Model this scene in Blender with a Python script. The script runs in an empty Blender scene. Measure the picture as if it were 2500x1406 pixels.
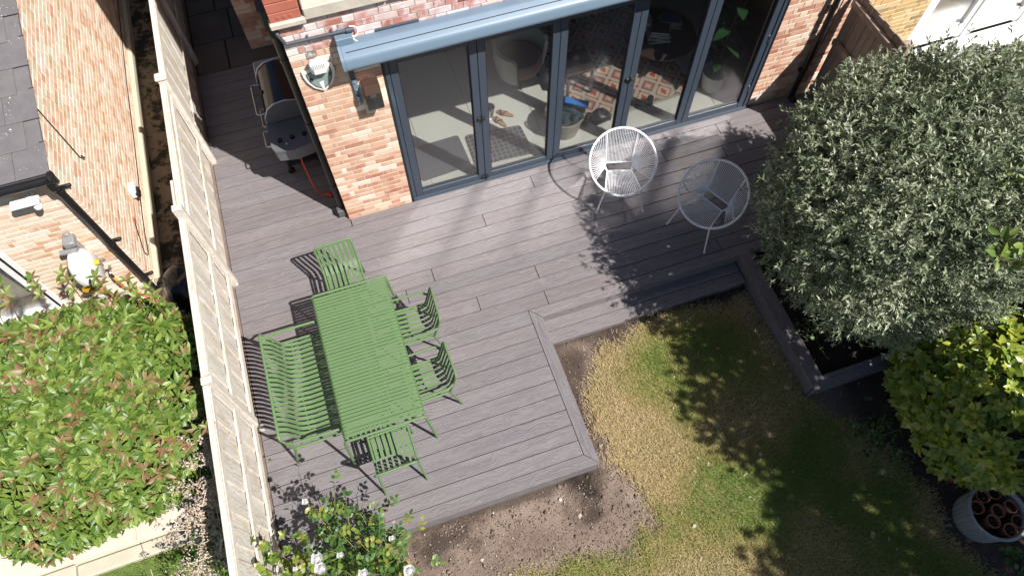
import bpy, math, random
import numpy as np
from mathutils import Vector, Matrix

random.seed(7)
rng = np.random.default_rng(7)
SC = bpy.context.scene
COL = SC.collection
PI = math.pi

# ------------------------------------------------------------------ camera, sky, sun, exposure
CAM_POS = np.array([0.40747, -5.29795, 7.48518])
YAW, PITCH, ROLL = -0.310393, 0.481425, -0.017497
CAM_M = Matrix.Rotation(YAW, 4, 'Z') @ Matrix.Rotation(PITCH, 4, 'X') @ Matrix.Rotation(ROLL, 4, 'Z')
cam_data = bpy.data.cameras.new('camera')
cam_data.sensor_width = 36.0
cam_data.lens = 36.0 * 1741.55 / 2500.0
cam_data.clip_end = 2000.0
cam = bpy.data.objects.new('camera', cam_data)
cam.matrix_world = Matrix.Translation(Vector(CAM_POS)) @ CAM_M
COL.objects.link(cam)
SC.camera = cam

SUN_DIR = Vector((0.646 * 0.62, -0.763 * 0.62, 0.785)).normalized()      # towards the sun
SUN_EL = math.asin(SUN_DIR.z)
world = bpy.data.worlds.new('World')
SC.world = world
world.use_nodes = True
wn = world.node_tree.nodes
wn.clear()
sky = wn.new('ShaderNodeTexSky')
sky.sky_type = 'NISHITA'
sky.sun_disc = False
sky.sun_elevation = SUN_EL
sky.sun_rotation = math.atan2(SUN_DIR.x, SUN_DIR.y)
sky.dust_density = 0.6
bg = wn.new('ShaderNodeBackground')
bg.inputs['Strength'].default_value = 0.05
wo = wn.new('ShaderNodeOutputWorld')
world.node_tree.links.new(sky.outputs[0], bg.inputs[0])
world.node_tree.links.new(bg.outputs[0], wo.inputs[0])
sun_data = bpy.data.lights.new('sun', 'SUN')
sun_data.energy = 5.0
sun_data.angle = math.radians(0.5)
sun_data.color = (1.0, 0.955, 0.89)
sun = bpy.data.objects.new('sun', sun_data)
sun.rotation_euler = SUN_DIR.to_track_quat('Z', 'Y').to_euler()
sun.location = (6, -8, 12)
COL.objects.link(sun)
SC.view_settings.view_transform = 'Standard'
SC.view_settings.look = 'None'
SC.view_settings.exposure = 0.63
SC.view_settings.gamma = 1.0
SC.view_settings.use_curve_mapping = False
SC.render.engine = 'CYCLES'
cy = SC.cycles
cy.use_denoising = True
cy.max_bounces = 7
cy.diffuse_bounces = 3
cy.glossy_bounces = 4
cy.transparent_max_bounces = 16
cy.caustics_reflective = True
cy.sample_clamp_indirect = 0.0
cy.use_guiding = True
cy.use_surface_guiding = True
cy.guiding_training_samples = 64
cy.blur_glossy = 0.0

# ------------------------------------------------------------------ helpers: shapes
def lin(c):
    return tuple(((x / 255.0) / 12.92 if x / 255.0 <= 0.04045 else ((x / 255.0 + 0.055) / 1.055) ** 2.4) for x in c)

_bx = None
def bevel_box(sx, sy, sz, b):
    """24-vertex box with chamfered edges, centred; half sizes are taken from full sizes."""
    h = (sx / 2, sy / 2, sz / 2)
    V, cid = [], {}
    for i in (-1, 1):
        for j in (-1, 1):
            for k in (-1, 1):
                s = (i, j, k)
                cid[s] = len(V)
                for a in range(3):
                    V.append(tuple(s[q] * (h[q] if q == a else h[q] - b) for q in range(3)))
    F = []
    for a in range(3):
        p, q = [x for x in range(3) if x != a]
        for s in (-1, 1):
            loop = []
            for sp, sq in ((-1, -1), (1, -1), (1, 1), (-1, 1)):
                c = [0, 0, 0]; c[a] = s; c[p] = sp; c[q] = sq
                loop.append(cid[tuple(c)] + a)
            F.append(loop)
    for a in range(3):
        p, q = [x for x in range(3) if x != a]
        for sp in (-1, 1):
            for sq in (-1, 1):
                c0 = [0, 0, 0]; c0[a] = -1; c0[p] = sp; c0[q] = sq
                c1 = list(c0); c1[a] = 1
                A, B = cid[tuple(c0)], cid[tuple(c1)]
                F.append([A + p, B + p, B + q, A + q])
    for s, c in cid.items():
        F.append([c, c + 1, c + 2])
    VV = np.array(V)
    out = []
    for f in F:
        pts = VV[f]
        n = np.cross(pts[1] - pts[0], pts[2] - pts[0])
        out.append(f if np.dot(n, pts.mean(0)) > 0 else f[::-1])
    return V, out

def fillet(P, r, n=5, closed=False):
    P = [np.array(p, float) for p in P]
    out = []
    N = len(P)
    for i in range(N):
        if not closed and i in (0, N - 1):
            out.append(P[i]); continue
        a, b, c = P[i - 1], P[i], P[(i + 1) % N]
        u = (a - b); lu = np.linalg.norm(u); u /= lu
        v = (c - b); lv = np.linalg.norm(v); v /= lv
        ang = math.acos(max(-1, min(1, float(np.dot(u, v)))))
        if ang > PI - 0.02:
            out.append(b); continue
        rr = r[i] if isinstance(r, (list, tuple)) else r
        d = min(rr / math.tan(ang / 2), 0.48 * lu, 0.48 * lv)
        p0, p1 = b + u * d, b + v * d
        for k in range(n + 1):
            t = k / n
            out.append((1 - t) ** 2 * p0 + 2 * t * (1 - t) * b + t * t * p1)
    return out

class MB:
    def __init__(s):
        s.V, s.F = [], []
    def add(s, V, F):
        o = len(s.V)
        s.V += [tuple(v) for v in V]
        s.F += [[o + i for i in f] for f in F]
        return s
    def box(s, c, size, b=0.0, rz=0.0, M=None):
        V, F = bevel_box(size[0], size[1], size[2], max(b, 1e-4) if b else 0.0008)
        A = np.array(V)
        if rz:
            cs, sn = math.cos(rz), math.sin(rz)
            A = A @ np.array([[cs, sn, 0], [-sn, cs, 0], [0, 0, 1]])
        if M is not None:
            A = A @ np.array(M).T
        return s.add(A + np.array(c), F)
    def tube(s, P, r, n=8, closed=False, caps=True, r2=None):
        P = np.array(P, float); N = len(P)
        T = np.roll(P, -1, 0) - np.roll(P, 1, 0)
        if not closed:
            T[0] = P[1] - P[0]; T[-1] = P[-1] - P[-2]
        T /= np.linalg.norm(T, axis=1)[:, None] + 1e-12
        up = np.array([0, 0, 1.0]) if abs(T[0][2]) < 0.9 else np.array([1.0, 0, 0])
        a = np.cross(T[0], up); a /= np.linalg.norm(a)
        V = []
        for i in range(N):
            if i:
                a = a - T[i] * np.dot(a, T[i]); a /= np.linalg.norm(a) + 1e-12
            b = np.cross(T[i], a)
            rr = r if np.isscalar(r) else r[i]
            for k in range(n):
                t = 2 * PI * k / n
                V.append(P[i] + rr * (math.cos(t) * a + math.sin(t) * b))
        F = []
        M = N if closed else N - 1
        for i in range(M):
            j = (i + 1) % N
            for k in range(n):
                F.append([i * n + k, i * n + (k + 1) % n, j * n + (k + 1) % n, j * n + k])
        if caps and not closed:
            F.append(list(range(n))[::-1]); F.append([(N - 1) * n + k for k in range(n)])
        return s.add(V, F)
    def strip(s, P, side, w, t):
        """flat bar swept along P; side = fixed width direction"""
        P = np.array(P, float); N = len(P); side = np.array(side, float); side /= np.linalg.norm(side)
        T = np.gradient(P, axis=0); T /= np.linalg.norm(T, axis=1)[:, None]
        V = []
        for i in range(N):
            nn = np.cross(T[i], side); nn /= np.linalg.norm(nn)
            for a, b in ((-1, -1), (1, -1), (1, 1), (-1, 1)):
                V.append(P[i] + side * a * w / 2 + nn * b * t / 2)
        F = []
        for i in range(N - 1):
            for k in range(4):
                F.append([i * 4 + k, i * 4 + (k + 1) % 4, i * 4 + 4 + (k + 1) % 4, i * 4 + 4 + k])
        F.append([3, 2, 1, 0]); e = (N - 1) * 4; F.append([e, e + 1, e + 2, e + 3])
        return s.add(V, F)
    def lathe(s, prof, n=24, c=(0, 0, 0), flute=None, close=True):
        V = []
        for (r, z) in prof:
            for k in range(n):
                t = 2 * PI * k / n
                rr = r * (1 + (flute(k, z) if flute else 0))
                V.append((c[0] + rr * math.cos(t), c[1] + rr * math.sin(t), c[2] + z))
        F = []
        for i in range(len(prof) - 1):
            for k in range(n):
                F.append([i * n + k, i * n + (k + 1) % n, (i + 1) * n + (k + 1) % n, (i + 1) * n + k])
        if close:
            F.append(list(range(n))[::-1]); F.append([(len(prof) - 1) * n + k for k in range(n)])
        return s.add(V, F)
    def prism(s, pts, vec):
        n = len(pts); vec = np.array(vec, float)
        V = [np.array(p, float) for p in pts] + [np.array(p, float) + vec for p in pts]
        F = [list(range(n))[::-1], [n + i for i in range(n)]]
        for i in range(n):
            j = (i + 1) % n
            F.append([i, j, n + j, n + i])
        return s.add(V, F)
    def sphere(s, c, r, n=12, m=8, sq=(1, 1, 1)):
        prof = [(max(1e-4, math.sin(PI * i / m)), -math.cos(PI * i / m)) for i in range(m + 1)]
        V = []
        for (rr, z) in prof:
            for k in range(n):
                t = 2 * PI * k / n
                V.append((c[0] + r * sq[0] * rr * math.cos(t), c[1] + r * sq[1] * rr * math.sin(t), c[2] + r * sq[2] * z))
        F = []
        for i in range(m):
            for k in range(n):
                F.append([i * n + k, i * n + (k + 1) % n, (i + 1) * n + (k + 1) % n, (i + 1) * n + k])
        return s.add(V, F)
    def mesh(s, name, mat=None, smooth=False):
        me = bpy.data.meshes.new(name)
        me.from_pydata([tuple(map(float, v)) for v in s.V], [], s.F)
        if mat is not None:
            me.materials.append(mat)
        if smooth:
            me.shade_smooth()
            me.set_sharp_from_angle(angle=math.radians(42))
        me.update()
        return me
    def build(s, name, mat, parent=None, smooth=False, loc=None):
        return place(name, s.mesh(name, mat, smooth), parent, loc)

def place(name, me, parent=None, loc=None, rot=None, scale=None):
    """loc None + parent: the mesh is in world coordinates, undo the parents' offset."""
    o = bpy.data.objects.new(name, me)
    COL.objects.link(o)
    if parent is not None:
        o.parent = parent
    if loc is not None:
        o.location = loc
    elif parent is not None:
        w = Vector((0, 0, 0)); p = parent
        while p is not None:
            w += p.location; p = p.parent
        o.location = -w
    if rot is not None:
        o.rotation_euler = rot
    if scale is not None:
        o.scale = scale
    return o

def local(o_parent, w):
    """world position -> location under an unrotated parent chain"""
    v = Vector(w); p = o_parent
    while p is not None:
        v -= p.location; p = p.parent
    return v

def tag(o, label=None, cat=None, group=None, kind=None):
    if label: o['label'] = label
    if cat: o['category'] = cat
    if group: o['group'] = group
    if kind: o['kind'] = kind
    return o

def thing(name, label, cat, loc=(0, 0, 0), rz=0.0, group=None):
    o = bpy.data.objects.new(name, None)
    o.empty_display_size = 0.1
    COL.objects.link(o)
    o.location = loc
    o.rotation_euler = (0, 0, rz)
    return tag(o, label, cat, group)

def copy_tree(o, parent=None):
    c = o.copy()
    COL.objects.link(c)
    c.parent = parent
    for ch in list(o.children):
        copy_tree(ch, c)
    return c

def fast_mesh(name, V, F, mat, rnd=None, smooth=False):
    """V (n,3) array, F (m,k) array of equal-size faces, rnd per vertex"""
    V = np.ascontiguousarray(V, np.float32); F = np.ascontiguousarray(F, np.int32)
    me = bpy.data.meshes.new(name)
    m, k = F.shape
    me.vertices.add(len(V)); me.vertices.foreach_set('co', V.ravel())
    me.loops.add(m * k); me.loops.foreach_set('vertex_index', F.ravel())
    me.polygons.add(m); me.polygons.foreach_set('loop_start', np.arange(0, m * k, k, dtype=np.int32))
    try:
        me.polygons.foreach_set('loop_total', np.full(m, k, np.int32))
    except Exception:
        pass
    if rnd is not None:
        at = me.attributes.new('rnd', 'FLOAT', 'POINT')
        at.data.foreach_set('value', np.ascontiguousarray(rnd, np.float32))
    me.materials.append(mat)
    me.update(calc_edges=True)
    if smooth:
        me.shade_smooth()
    else:
        me.shade_flat()
    return me

def scatter_mesh(name, tv, tf, R, S, P, rnd, mat, smooth=False):
    """copies of template (tv, tf) with rotations R (N,3,3), scales S (N,) or (N,3), positions P"""
    tv = np.array(tv, float); tf = np.array(tf, int); N = len(P); n = len(tv)
    S = np.asarray(S, float)
    S = S[:, None] * np.ones(3) if S.ndim == 1 else S
    A = tv[None] * S[:, None, :]
    A = np.einsum('nij,nvj->nvi', R, A) + np.asarray(P)[:, None, :]
    F = (tf[None] + (np.arange(N) * n)[:, None, None]).reshape(-1, tf.shape[1])
    return fast_mesh(name, A.reshape(-1, 3), F, mat, np.repeat(rnd, n), smooth)

def frames(D, roll=None, up=(0, 0, 1)):
    """rotation matrices whose Y axis is D (leaf direction) and Z axis leans to up"""
    D = D / (np.linalg.norm(D, axis=1)[:, None] + 1e-9)
    U = np.asarray(up, float)
    U = np.tile(U, (len(D), 1)) if U.ndim == 1 else U
    X = np.cross(D, U); X /= np.linalg.norm(X, axis=1)[:, None] + 1e-9
    Z = np.cross(X, D)
    if roll is not None:
        c, s_ = np.cos(roll)[:, None], np.sin(roll)[:, None]
        X, Z = X * c + Z * s_, Z * c - X * s_
    return np.stack([X, D, Z], -1)

def project(P):
    R = np.array(CAM_M.to_3x3())
    d = (np.asarray(P) - CAM_POS) @ R
    return 1250 + 1741.55 * d[..., 0] / -d[..., 2], 703 - 1741.55 * d[..., 1] / -d[..., 2], -d[..., 2]

def in_frame(P, m=20):
    x, y, d = project(P)
    return (x > -m) & (x < 2500 + m) & (y > -m) & (y < 1406 + m) & (d > 0.1)

def vnoise(P, scale, seed=0, octaves=3):
    """cheap smooth value noise in 3-D, 0..1"""
    P = np.asarray(P, float) * scale
    out = np.zeros(len(P)); amp = 1.0; tot = 0
    for o in range(octaves):
        i = np.floor(P).astype(np.int64); f = P - i; f = f * f * (3 - 2 * f)
        v = np.zeros(len(P))
        for dx in (0, 1):
            for dy in (0, 1):
                for dz in (0, 1):
                    h = ((i[:, 0] + dx) * 73856093) ^ ((i[:, 1] + dy) * 19349663) ^ ((i[:, 2] + dz) * 83492791) ^ (seed * 2654435761 + o * 97)
                    h = (h ^ (h >> 13)) * 1274126177 & 0x7fffffff
                    r = (h % 100003) / 100003.0
                    w = (f[:, 0] if dx else 1 - f[:, 0]) * (f[:, 1] if dy else 1 - f[:, 1]) * (f[:, 2] if dz else 1 - f[:, 2])
                    v += r * w
        out += v * amp; tot += amp; amp *= 0.5; P = P * 2.03 + 17.3
    return out / tot

def inside_poly(x, y, poly):
    x = np.asarray(x); y = np.asarray(y); c = np.zeros(x.shape, bool); n = len(poly)
    for i in range(n):
        x0, y0 = poly[i]; x1, y1 = poly[(i + 1) % n]
        k = ((y0 > y) != (y1 > y)) & (x < (x1 - x0) * (y - y0) / ((y1 - y0) + 1e-12) + x0)
        c ^= k
    return c

# ------------------------------------------------------------------ helpers: materials
class NT:
    def __init__(s, name):
        s.m = bpy.data.materials.new(name)
        s.m.use_nodes = True
        s.t = s.m.node_tree
        s.t.nodes.clear()
        s.out = s.n('ShaderNodeOutputMaterial')
        s.p = s.n('ShaderNodeBsdfPrincipled')
        s.link(s.p.outputs[0], s.out.inputs[0])
    def n(s, t, **kw):
        nd = s.t.nodes.new(t)
        for k, v in kw.items():
            setattr(nd, k, v)
        return nd
    def link(s, a, b):
        s.t.links.new(a, b)
    def set(s, node, **kw):
        for k, v in kw.items():
            i = node.inputs[k.replace('_', ' ')]
            if hasattr(v, 'is_output') or isinstance(v, bpy.types.NodeSocket):
                s.link(v, i)
            else:
                i.default_value = v
        return node
    def coords(s, kind='Object', scale=(1, 1, 1), rand=0.0, rot=(0, 0, 0)):
        tc = s.n('ShaderNodeTexCoord')
        mp = s.n('ShaderNodeMapping')
        mp.inputs['Scale'].default_value = scale
        mp.inputs['Rotation'].default_value = rot
        src = tc.outputs[kind]
        if rand:
            oi = s.n('ShaderNodeObjectInfo')
            cm = s.math('MULTIPLY', oi.outputs['Random'], rand)
            ad = s.n('ShaderNodeVectorMath', operation='ADD')
            s.link(src, ad.inputs[0]); s.link(cm, ad.inputs[1])
            src = ad.outputs[0]
        s.link(src, mp.inputs['Vector'])
        return mp.outputs[0]
    def math(s, op, a, b=None, clamp=False):
        nd = s.n('ShaderNodeMath', operation=op)
        nd.use_clamp = clamp
        for i, v in ((0, a), (1, b)):
            if v is None: continue
            if isinstance(v, (int, float)): nd.inputs[i].default_value = v
            else: s.link(v, nd.inputs[i])
        return nd.outputs[0]
    def noise(s, vec, scale, detail=4, rough=0.55, dist=0.0):
        nd = s.n('ShaderNodeTexNoise')
        nd.inputs['Scale'].default_value = scale
        nd.inputs['Detail'].default_value = detail
        nd.inputs['Roughness'].default_value = rough
        nd.inputs['Distortion'].default_value = dist
        s.link(vec, nd.inputs['Vector'])
        return nd.outputs[0]
    def ramp(s, fac, stops, mode='LINEAR'):
        nd = s.n('ShaderNodeValToRGB')
        cr = nd.color_ramp
        cr.interpolation = mode
        while len(cr.elements) < len(stops):
            cr.elements.new(0.5)
        for e, (p, c) in zip(cr.elements, stops):
            e.position = p
            e.color = (c[0], c[1], c[2], 1.0) if not np.isscalar(c) else (c, c, c, 1.0)
        s.link(fac, nd.inputs[0])
        return nd.outputs[0]
    def mix(s, fac, a, b, blend='MIX'):
        nd = s.n('ShaderNodeMix', data_type='RGBA', blend_type=blend)
        if isinstance(fac, (int, float)): nd.inputs[0].default_value = fac
        else: s.link(fac, nd.inputs[0])
        for i, v in ((6, a), (7, b)):
            if isinstance(v, tuple): nd.inputs[i].default_value = (v[0], v[1], v[2], 1.0)
            else: s.link(v, nd.inputs[i])
        return nd.outputs[2]
    def rnd(s):
        """0..1: the object's random number plus the per-piece attribute of joined pieces"""
        oi = s.n('ShaderNodeObjectInfo')
        at = s.n('ShaderNodeAttribute', attribute_name='rnd')
        return s.math('FRACT', s.math('ADD', oi.outputs['Random'], at.outputs['Fac']))
    def bump(s, h, strength=0.3, dist=0.01):
        b = s.n('ShaderNodeBump')
        b.inputs['Strength'].default_value = strength
        b.inputs['Distance'].default_value = dist
        s.link(h, b.inputs['Height'])
        s.link(b.outputs[0], s.p.inputs['Normal'])
    def fin(s, color=None, rough=None, metal=0.0, spec=None):
        if color is not None:
            if isinstance(color, tuple): s.p.inputs['Base Color'].default_value = (color[0], color[1], color[2], 1)
            else: s.link(color, s.p.inputs['Base Color'])
        if rough is not None:
            if isinstance(rough, (int, float)): s.p.inputs['Roughness'].default_value = rough
            else: s.link(rough, s.p.inputs['Roughness'])
        s.p.inputs['Metallic'].default_value = metal
        if spec is not None: s.p.inputs['Specular IOR Level'].default_value = spec
        return s.m

def simple(name, color, rough=0.5, metal=0.0, var=0.12, scale=6.0, bump=0.0, bscale=60.0, spec=None):
    t = NT(name)
    v = t.coords('Object', rand=7.0)
    n1 = t.noise(v, scale, 5)
    c = t.mix(n1, tuple(x * (1 - var) for x in color), tuple(min(1, x * (1 + var)) for x in color))
    if bump:
        t.bump(t.noise(v, bscale, 4), bump, 0.004)
    r = t.math('ADD', t.math('MULTIPLY', n1, 0.14), rough - 0.07, True)
    return t.fin(c, r, metal, spec)

def brick_mat(name, stops, wear, wear_col, bump=0.5):
    t = NT(name)
    r = t.rnd()
    v = t.coords('Object', rand=13.0)
    base = t.ramp(r, stops)
    n = t.noise(v, 26, 5, 0.6)
    base = t.mix(t.math('MULTIPLY', n, 0.35), base, t.mix(0.5, base, (0.62, 0.44, 0.32)))
    w = t.ramp(t.noise(v, 7, 3, 0.55), [(0.42, 0.0), (0.75, 1.0)])
    sep = t.math('MULTIPLY', w, wear)
    base = t.mix(sep, base, wear_col)
    t.bump(t.noise(v, 70, 5, 0.7), bump, 0.006)
    return t.fin(base, 0.92, spec=0.2)

def leaf_mat(name, stops, rough=0.35, trans=0.25, tcol=None, spots=None, vein=0.0):
    t = NT(name)
    r = t.n('ShaderNodeAttribute', attribute_name='rnd').outputs['Fac']
    c = t.ramp(r, stops)
    v = t.coords('Object', rand=5.0)
    n = t.noise(v, 18, 3)
    c = t.mix(t.math('MULTIPLY', n, 0.45), c, t.mix(0.55, c, (0.01, 0.02, 0.008)))
    if spots:
        vo = t.n('ShaderNodeTexNoise'); vo.inputs['Scale'].default_value = spots[1]; vo.inputs['Detail'].default_value = 3
        t.link(v, vo.inputs['Vector'])
        c = t.mix(t.ramp(vo.outputs[0], [(spots[2], 0.0), (spots[2] + 0.1, 1.0)]), c, spots[0])
    t.fin(c, rough, spec=0.5)
    tr = t.n('ShaderNodeBsdfTranslucent')
    if tcol: t.link(t.mix(0.5, c, tcol), tr.inputs['Color'])
    else: t.link(c, tr.inputs['Color'])
    mx = t.n('ShaderNodeMixShader')
    mx.inputs[0].default_value = trans
    t.link(t.p.outputs[0], mx.inputs[1]); t.link(tr.outputs[0], mx.inputs[2]); t.link(mx.outputs[0], t.out.inputs[0])
    return t.m

def glass_mat(name, f0=0.09, tint=(0.97, 0.985, 0.98), rough=0.0, haze=0.0):
    t = NT(name)
    lw = t.n('ShaderNodeLayerWeight'); lw.inputs['Blend'].default_value = 0.5
    f = t.math('ADD', t.math('MULTIPLY', t.math('POWER', lw.outputs['Facing'], 4.0), 4.5), f0, True)
    tr = t.n('ShaderNodeBsdfTransparent'); tr.inputs['Color'].default_value = (*tint, 1)
    gl = t.n('ShaderNodeBsdfGlossy'); gl.inputs['Roughness'].default_value = rough
    if haze:
        g2 = t.n('ShaderNodeBsdfGlossy'); g2.inputs['Roughness'].default_value = haze
        m2 = t.n('ShaderNodeMixShader'); m2.inputs[0].default_value = 0.86
        t.link(gl.outputs[0], m2.inputs[1]); t.link(g2.outputs[0], m2.inputs[2]); gl = m2
    mx = t.n('ShaderNodeMixShader')
    t.link(f, mx.inputs[0]); t.link(tr.outputs[0], mx.inputs[1]); t.link(gl.outputs[0], mx.inputs[2]); t.link(mx.outputs[0], t.out.inputs[0])
    return t.m

def wood_mat(name, c1, c2, c3, rough=0.75, grain=22.0, axis=0, bump=0.25, stain=None, relief=0.004, wave=0.22):
    """weathered or embossed timber, grain along object axis 0/1/2"""
    t = NT(name)
    sc = [grain, grain, grain]; sc[axis] = grain * 0.055
    v = t.coords('Object', tuple(sc), rand=31.0)
    warp = t.noise(t.coords('Object', (2.2, 2.2, 2.2), rand=31.0), 1.6, 2)
    ad = t.n('ShaderNodeVectorMath', operation='ADD')
    wv = t.n('ShaderNodeVectorMath', operation='SCALE'); wv.inputs['Scale'].default_value = 5.0
    cmb = t.n('ShaderNodeCombineXYZ')
    for i in range(3):
        if i != axis: t.link(warp, cmb.inputs[i])
    t.link(cmb.outputs[0], wv.inputs[0]); t.link(v, ad.inputs[0]); t.link(wv.outputs[0], ad.inputs[1])
    g = t.noise(ad.outputs[0], 1.0, 6, 0.68, 0.35)
    wa = t.n('ShaderNodeTexWave', wave_type='BANDS', bands_direction=('Y' if axis != 1 else 'X'))
    wa.inputs['Scale'].default_value = 0.32; wa.inputs['Distortion'].default_value = 9.0; wa.inputs['Detail'].default_value = 3.0; wa.inputs['Detail Scale'].default_value = 0.5; wa.inputs['Detail Roughness'].default_value = 0.6
    t.link(ad.outputs[0], wa.inputs['Vector'])
    patch = t.ramp(t.noise(t.coords('Object', (0.9, 3, 3), rand=17.0), 1.5, 2), [(0.45, 0.03), (0.65, wave)])
    pn = t.math('MULTIPLY', t.math('SUBTRACT', wa.outputs['Fac'], 0.5), patch)
    h = t.math('ADD', g, pn)
    c = t.ramp(h, [(0.28, c3), (0.5, c1), (0.72, c2)])
    big = t.noise(t.coords('Object', (1, 1, 1), rand=11.0), 2.6, 4)
    c = t.mix(t.math('MULTIPLY', big, 0.35), c, t.mix(0.5, c, c2))
    oi = t.n('ShaderNodeObjectInfo')
    br = t.math('ADD', t.math('MULTIPLY', oi.outputs['Random'], 0.13), 0.935)
    c = t.mix(t.math('FRACT', t.math('MULTIPLY', oi.outputs['Random'], 7.31)), c, t.mix(1.0, c, (0.94, 0.98, 1.01), 'MULTIPLY'))
    hs = t.n('ShaderNodeHueSaturation'); t.link(br, hs.inputs['Value']); t.link(c, hs.inputs['Color'])
    c = hs.outputs[0]
    if stain:
        st = t.noise(t.coords('Object', (1, 1, 1), rand=3.0), stain[1], 5, 0.65)
        c = t.mix(t.ramp(st, [(stain[2], 0.0), (stain[2] + 0.22, 1.0)]), c, stain[0])
    t.bump(h, bump, relief)
    return t.fin(c, rough, spec=0.3)
# ------------------------------------------------------------------ materials
M = {}
M['deck'] = wood_mat('deck_board', (0.182, 0.160, 0.165), (0.224, 0.203, 0.211), (0.134, 0.116, 0.121), rough=0.62, grain=34, axis=0, bump=0.5, relief=0.003)
M['deck_y'] = wood_mat('deck_trim', (0.186, 0.162, 0.166), (0.228, 0.206, 0.213), (0.132, 0.114, 0.118), rough=0.62, grain=34, axis=1, bump=0.5, relief=0.003)
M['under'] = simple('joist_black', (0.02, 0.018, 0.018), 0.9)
M['brick'] = brick_mat('red_stock_brick', [(0.0, (0.37, 0.15, 0.10)), (0.25, (0.52, 0.26, 0.18)), (0.5, (0.62, 0.38, 0.27)), (0.75, (0.69, 0.49, 0.37)), (0.92, (0.73, 0.59, 0.48)), (1.0, (0.77, 0.72, 0.68))], 0.45, (0.75, 0.62, 0.51))
M['brick_up'] = brick_mat('limed_old_brick', [(0.0, (0.40, 0.13, 0.10)), (0.3, (0.47, 0.20, 0.17)), (0.6, (0.55, 0.31, 0.29)), (0.85, (0.66, 0.52, 0.50)), (1.0, (0.74, 0.70, 0.69))], 0.95, (0.78, 0.73, 0.73))
M['brick_nb'] = brick_mat('pale_orange_brick', [(0.0, (0.58, 0.33, 0.20)), (0.3, (0.68, 0.47, 0.33)), (0.6, (0.74, 0.58, 0.45)), (0.9, (0.79, 0.71, 0.61)), (1.0, (0.60, 0.31, 0.20))], 0.75, (0.81, 0.73, 0.64))
M['brick_y'] = brick_mat('yellow_stock_brick', [(0.0, (0.30, 0.22, 0.12)), (0.3, (0.55, 0.38, 0.17)), (0.7, (0.66, 0.47, 0.22)), (1.0, (0.70, 0.56, 0.33))], 0.2, (0.35, 0.28, 0.2))
M['mortar'] = simple('lime_mortar', (0.66, 0.57, 0.45), 0.95, var=0.15, bump=0.5, bscale=120)
M['mortar_up'] = simple('grey_mortar', (0.40, 0.36, 0.33), 0.95, var=0.2, bump=0.5, bscale=120)
M['mortar_nb'] = simple('cream_mortar', (0.77, 0.68, 0.54), 0.95, var=0.12, bump=0.4, bscale=120)
M['stone'] = simple('weathered_limestone', (0.50, 0.455, 0.39), 0.9, var=0.4, scale=5, bump=0.6, bscale=40)
M['terracotta_red'] = simple('red_rubbed_brick', (0.40, 0.125, 0.085), 0.8, var=0.25, bump=0.2)
M['anth'] = simple('anthracite_aluminium', (0.045, 0.060, 0.085), 0.42, var=0.05, spec=0.5)
M['anth_dark'] = simple('dark_gasket', (0.012, 0.014, 0.018), 0.6)
M['awning'] = simple('blue_grey_powder_coat', (0.15, 0.215, 0.29), 0.4, var=0.04, spec=0.5)
M['black'] = simple('black_plastic', (0.013, 0.013, 0.014), 0.38, var=0.2)
M['black_matt'] = simple('black_matt', (0.01, 0.01, 0.01), 0.8)
M['white'] = simple('white_paint', (0.80, 0.80, 0.80), 0.45, var=0.03)
M['white_cord'] = simple('white_pvc_cord', (0.80, 0.80, 0.83), 0.4, var=0.03)
M['steel'] = simple('brushed_steel', (0.42, 0.42, 0.43), 0.32, metal=1.0, var=0.1)
M['glass'] = glass_mat('window_glass', 0.04, haze=0.19)
M['green'] = simple('sage_green_powder_coat', (0.118, 0.198, 0.086), 0.5, var=0.04, spec=0.35)
def slate_mat():
    t = NT('slate_roof'); v = t.coords('Object', rand=9.0)
    c = t.mix(t.noise(v, 7, 5), (0.10, 0.092, 0.10), (0.19, 0.175, 0.18))
    sp = t.ramp(t.noise(v, 55, 2, 0.4), [(0.66, 0.0), (0.70, 1.0)])
    ms = t.ramp(t.noise(v, 4, 2), [(0.5, 0.0), (0.62, 1.0)])
    c = t.mix(t.math('MULTIPLY', sp, ms), c, (0.62, 0.60, 0.56))
    t.bump(t.noise(v, 30, 4), 0.4, 0.006)
    return t.fin(c, 0.78)
M['slate'] = slate_mat()
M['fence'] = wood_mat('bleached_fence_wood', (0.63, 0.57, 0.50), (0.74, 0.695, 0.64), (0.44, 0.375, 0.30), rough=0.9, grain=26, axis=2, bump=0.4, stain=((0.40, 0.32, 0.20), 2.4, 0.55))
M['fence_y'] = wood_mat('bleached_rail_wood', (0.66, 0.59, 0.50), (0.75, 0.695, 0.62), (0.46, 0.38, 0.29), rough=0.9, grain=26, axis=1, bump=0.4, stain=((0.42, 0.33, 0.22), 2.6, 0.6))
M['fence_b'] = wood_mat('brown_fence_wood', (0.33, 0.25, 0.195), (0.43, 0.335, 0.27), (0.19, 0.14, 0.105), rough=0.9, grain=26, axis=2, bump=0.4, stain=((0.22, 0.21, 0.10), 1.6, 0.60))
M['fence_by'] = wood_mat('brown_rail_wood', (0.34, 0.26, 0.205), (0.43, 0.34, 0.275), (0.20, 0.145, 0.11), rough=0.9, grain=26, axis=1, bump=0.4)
M['tile'] = simple('cream_floor_tile', (0.80, 0.785, 0.72), 0.3, var=0.04)
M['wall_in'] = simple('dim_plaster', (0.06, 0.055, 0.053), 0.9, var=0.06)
M['concrete'] = simple('pale_concrete', (0.50, 0.46, 0.36), 0.95, var=0.18, bump=0.5, bscale=50)
M['slab_nb'] = simple('pink_sandstone_slab', (0.62, 0.52, 0.44), 0.92, var=0.16, scale=3, bump=0.5, bscale=45)
M['slab_dark'] = simple('mossy_patio_slab', (0.125, 0.105, 0.09), 0.9, var=0.45, scale=3, bump=0.5, bscale=40)

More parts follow.
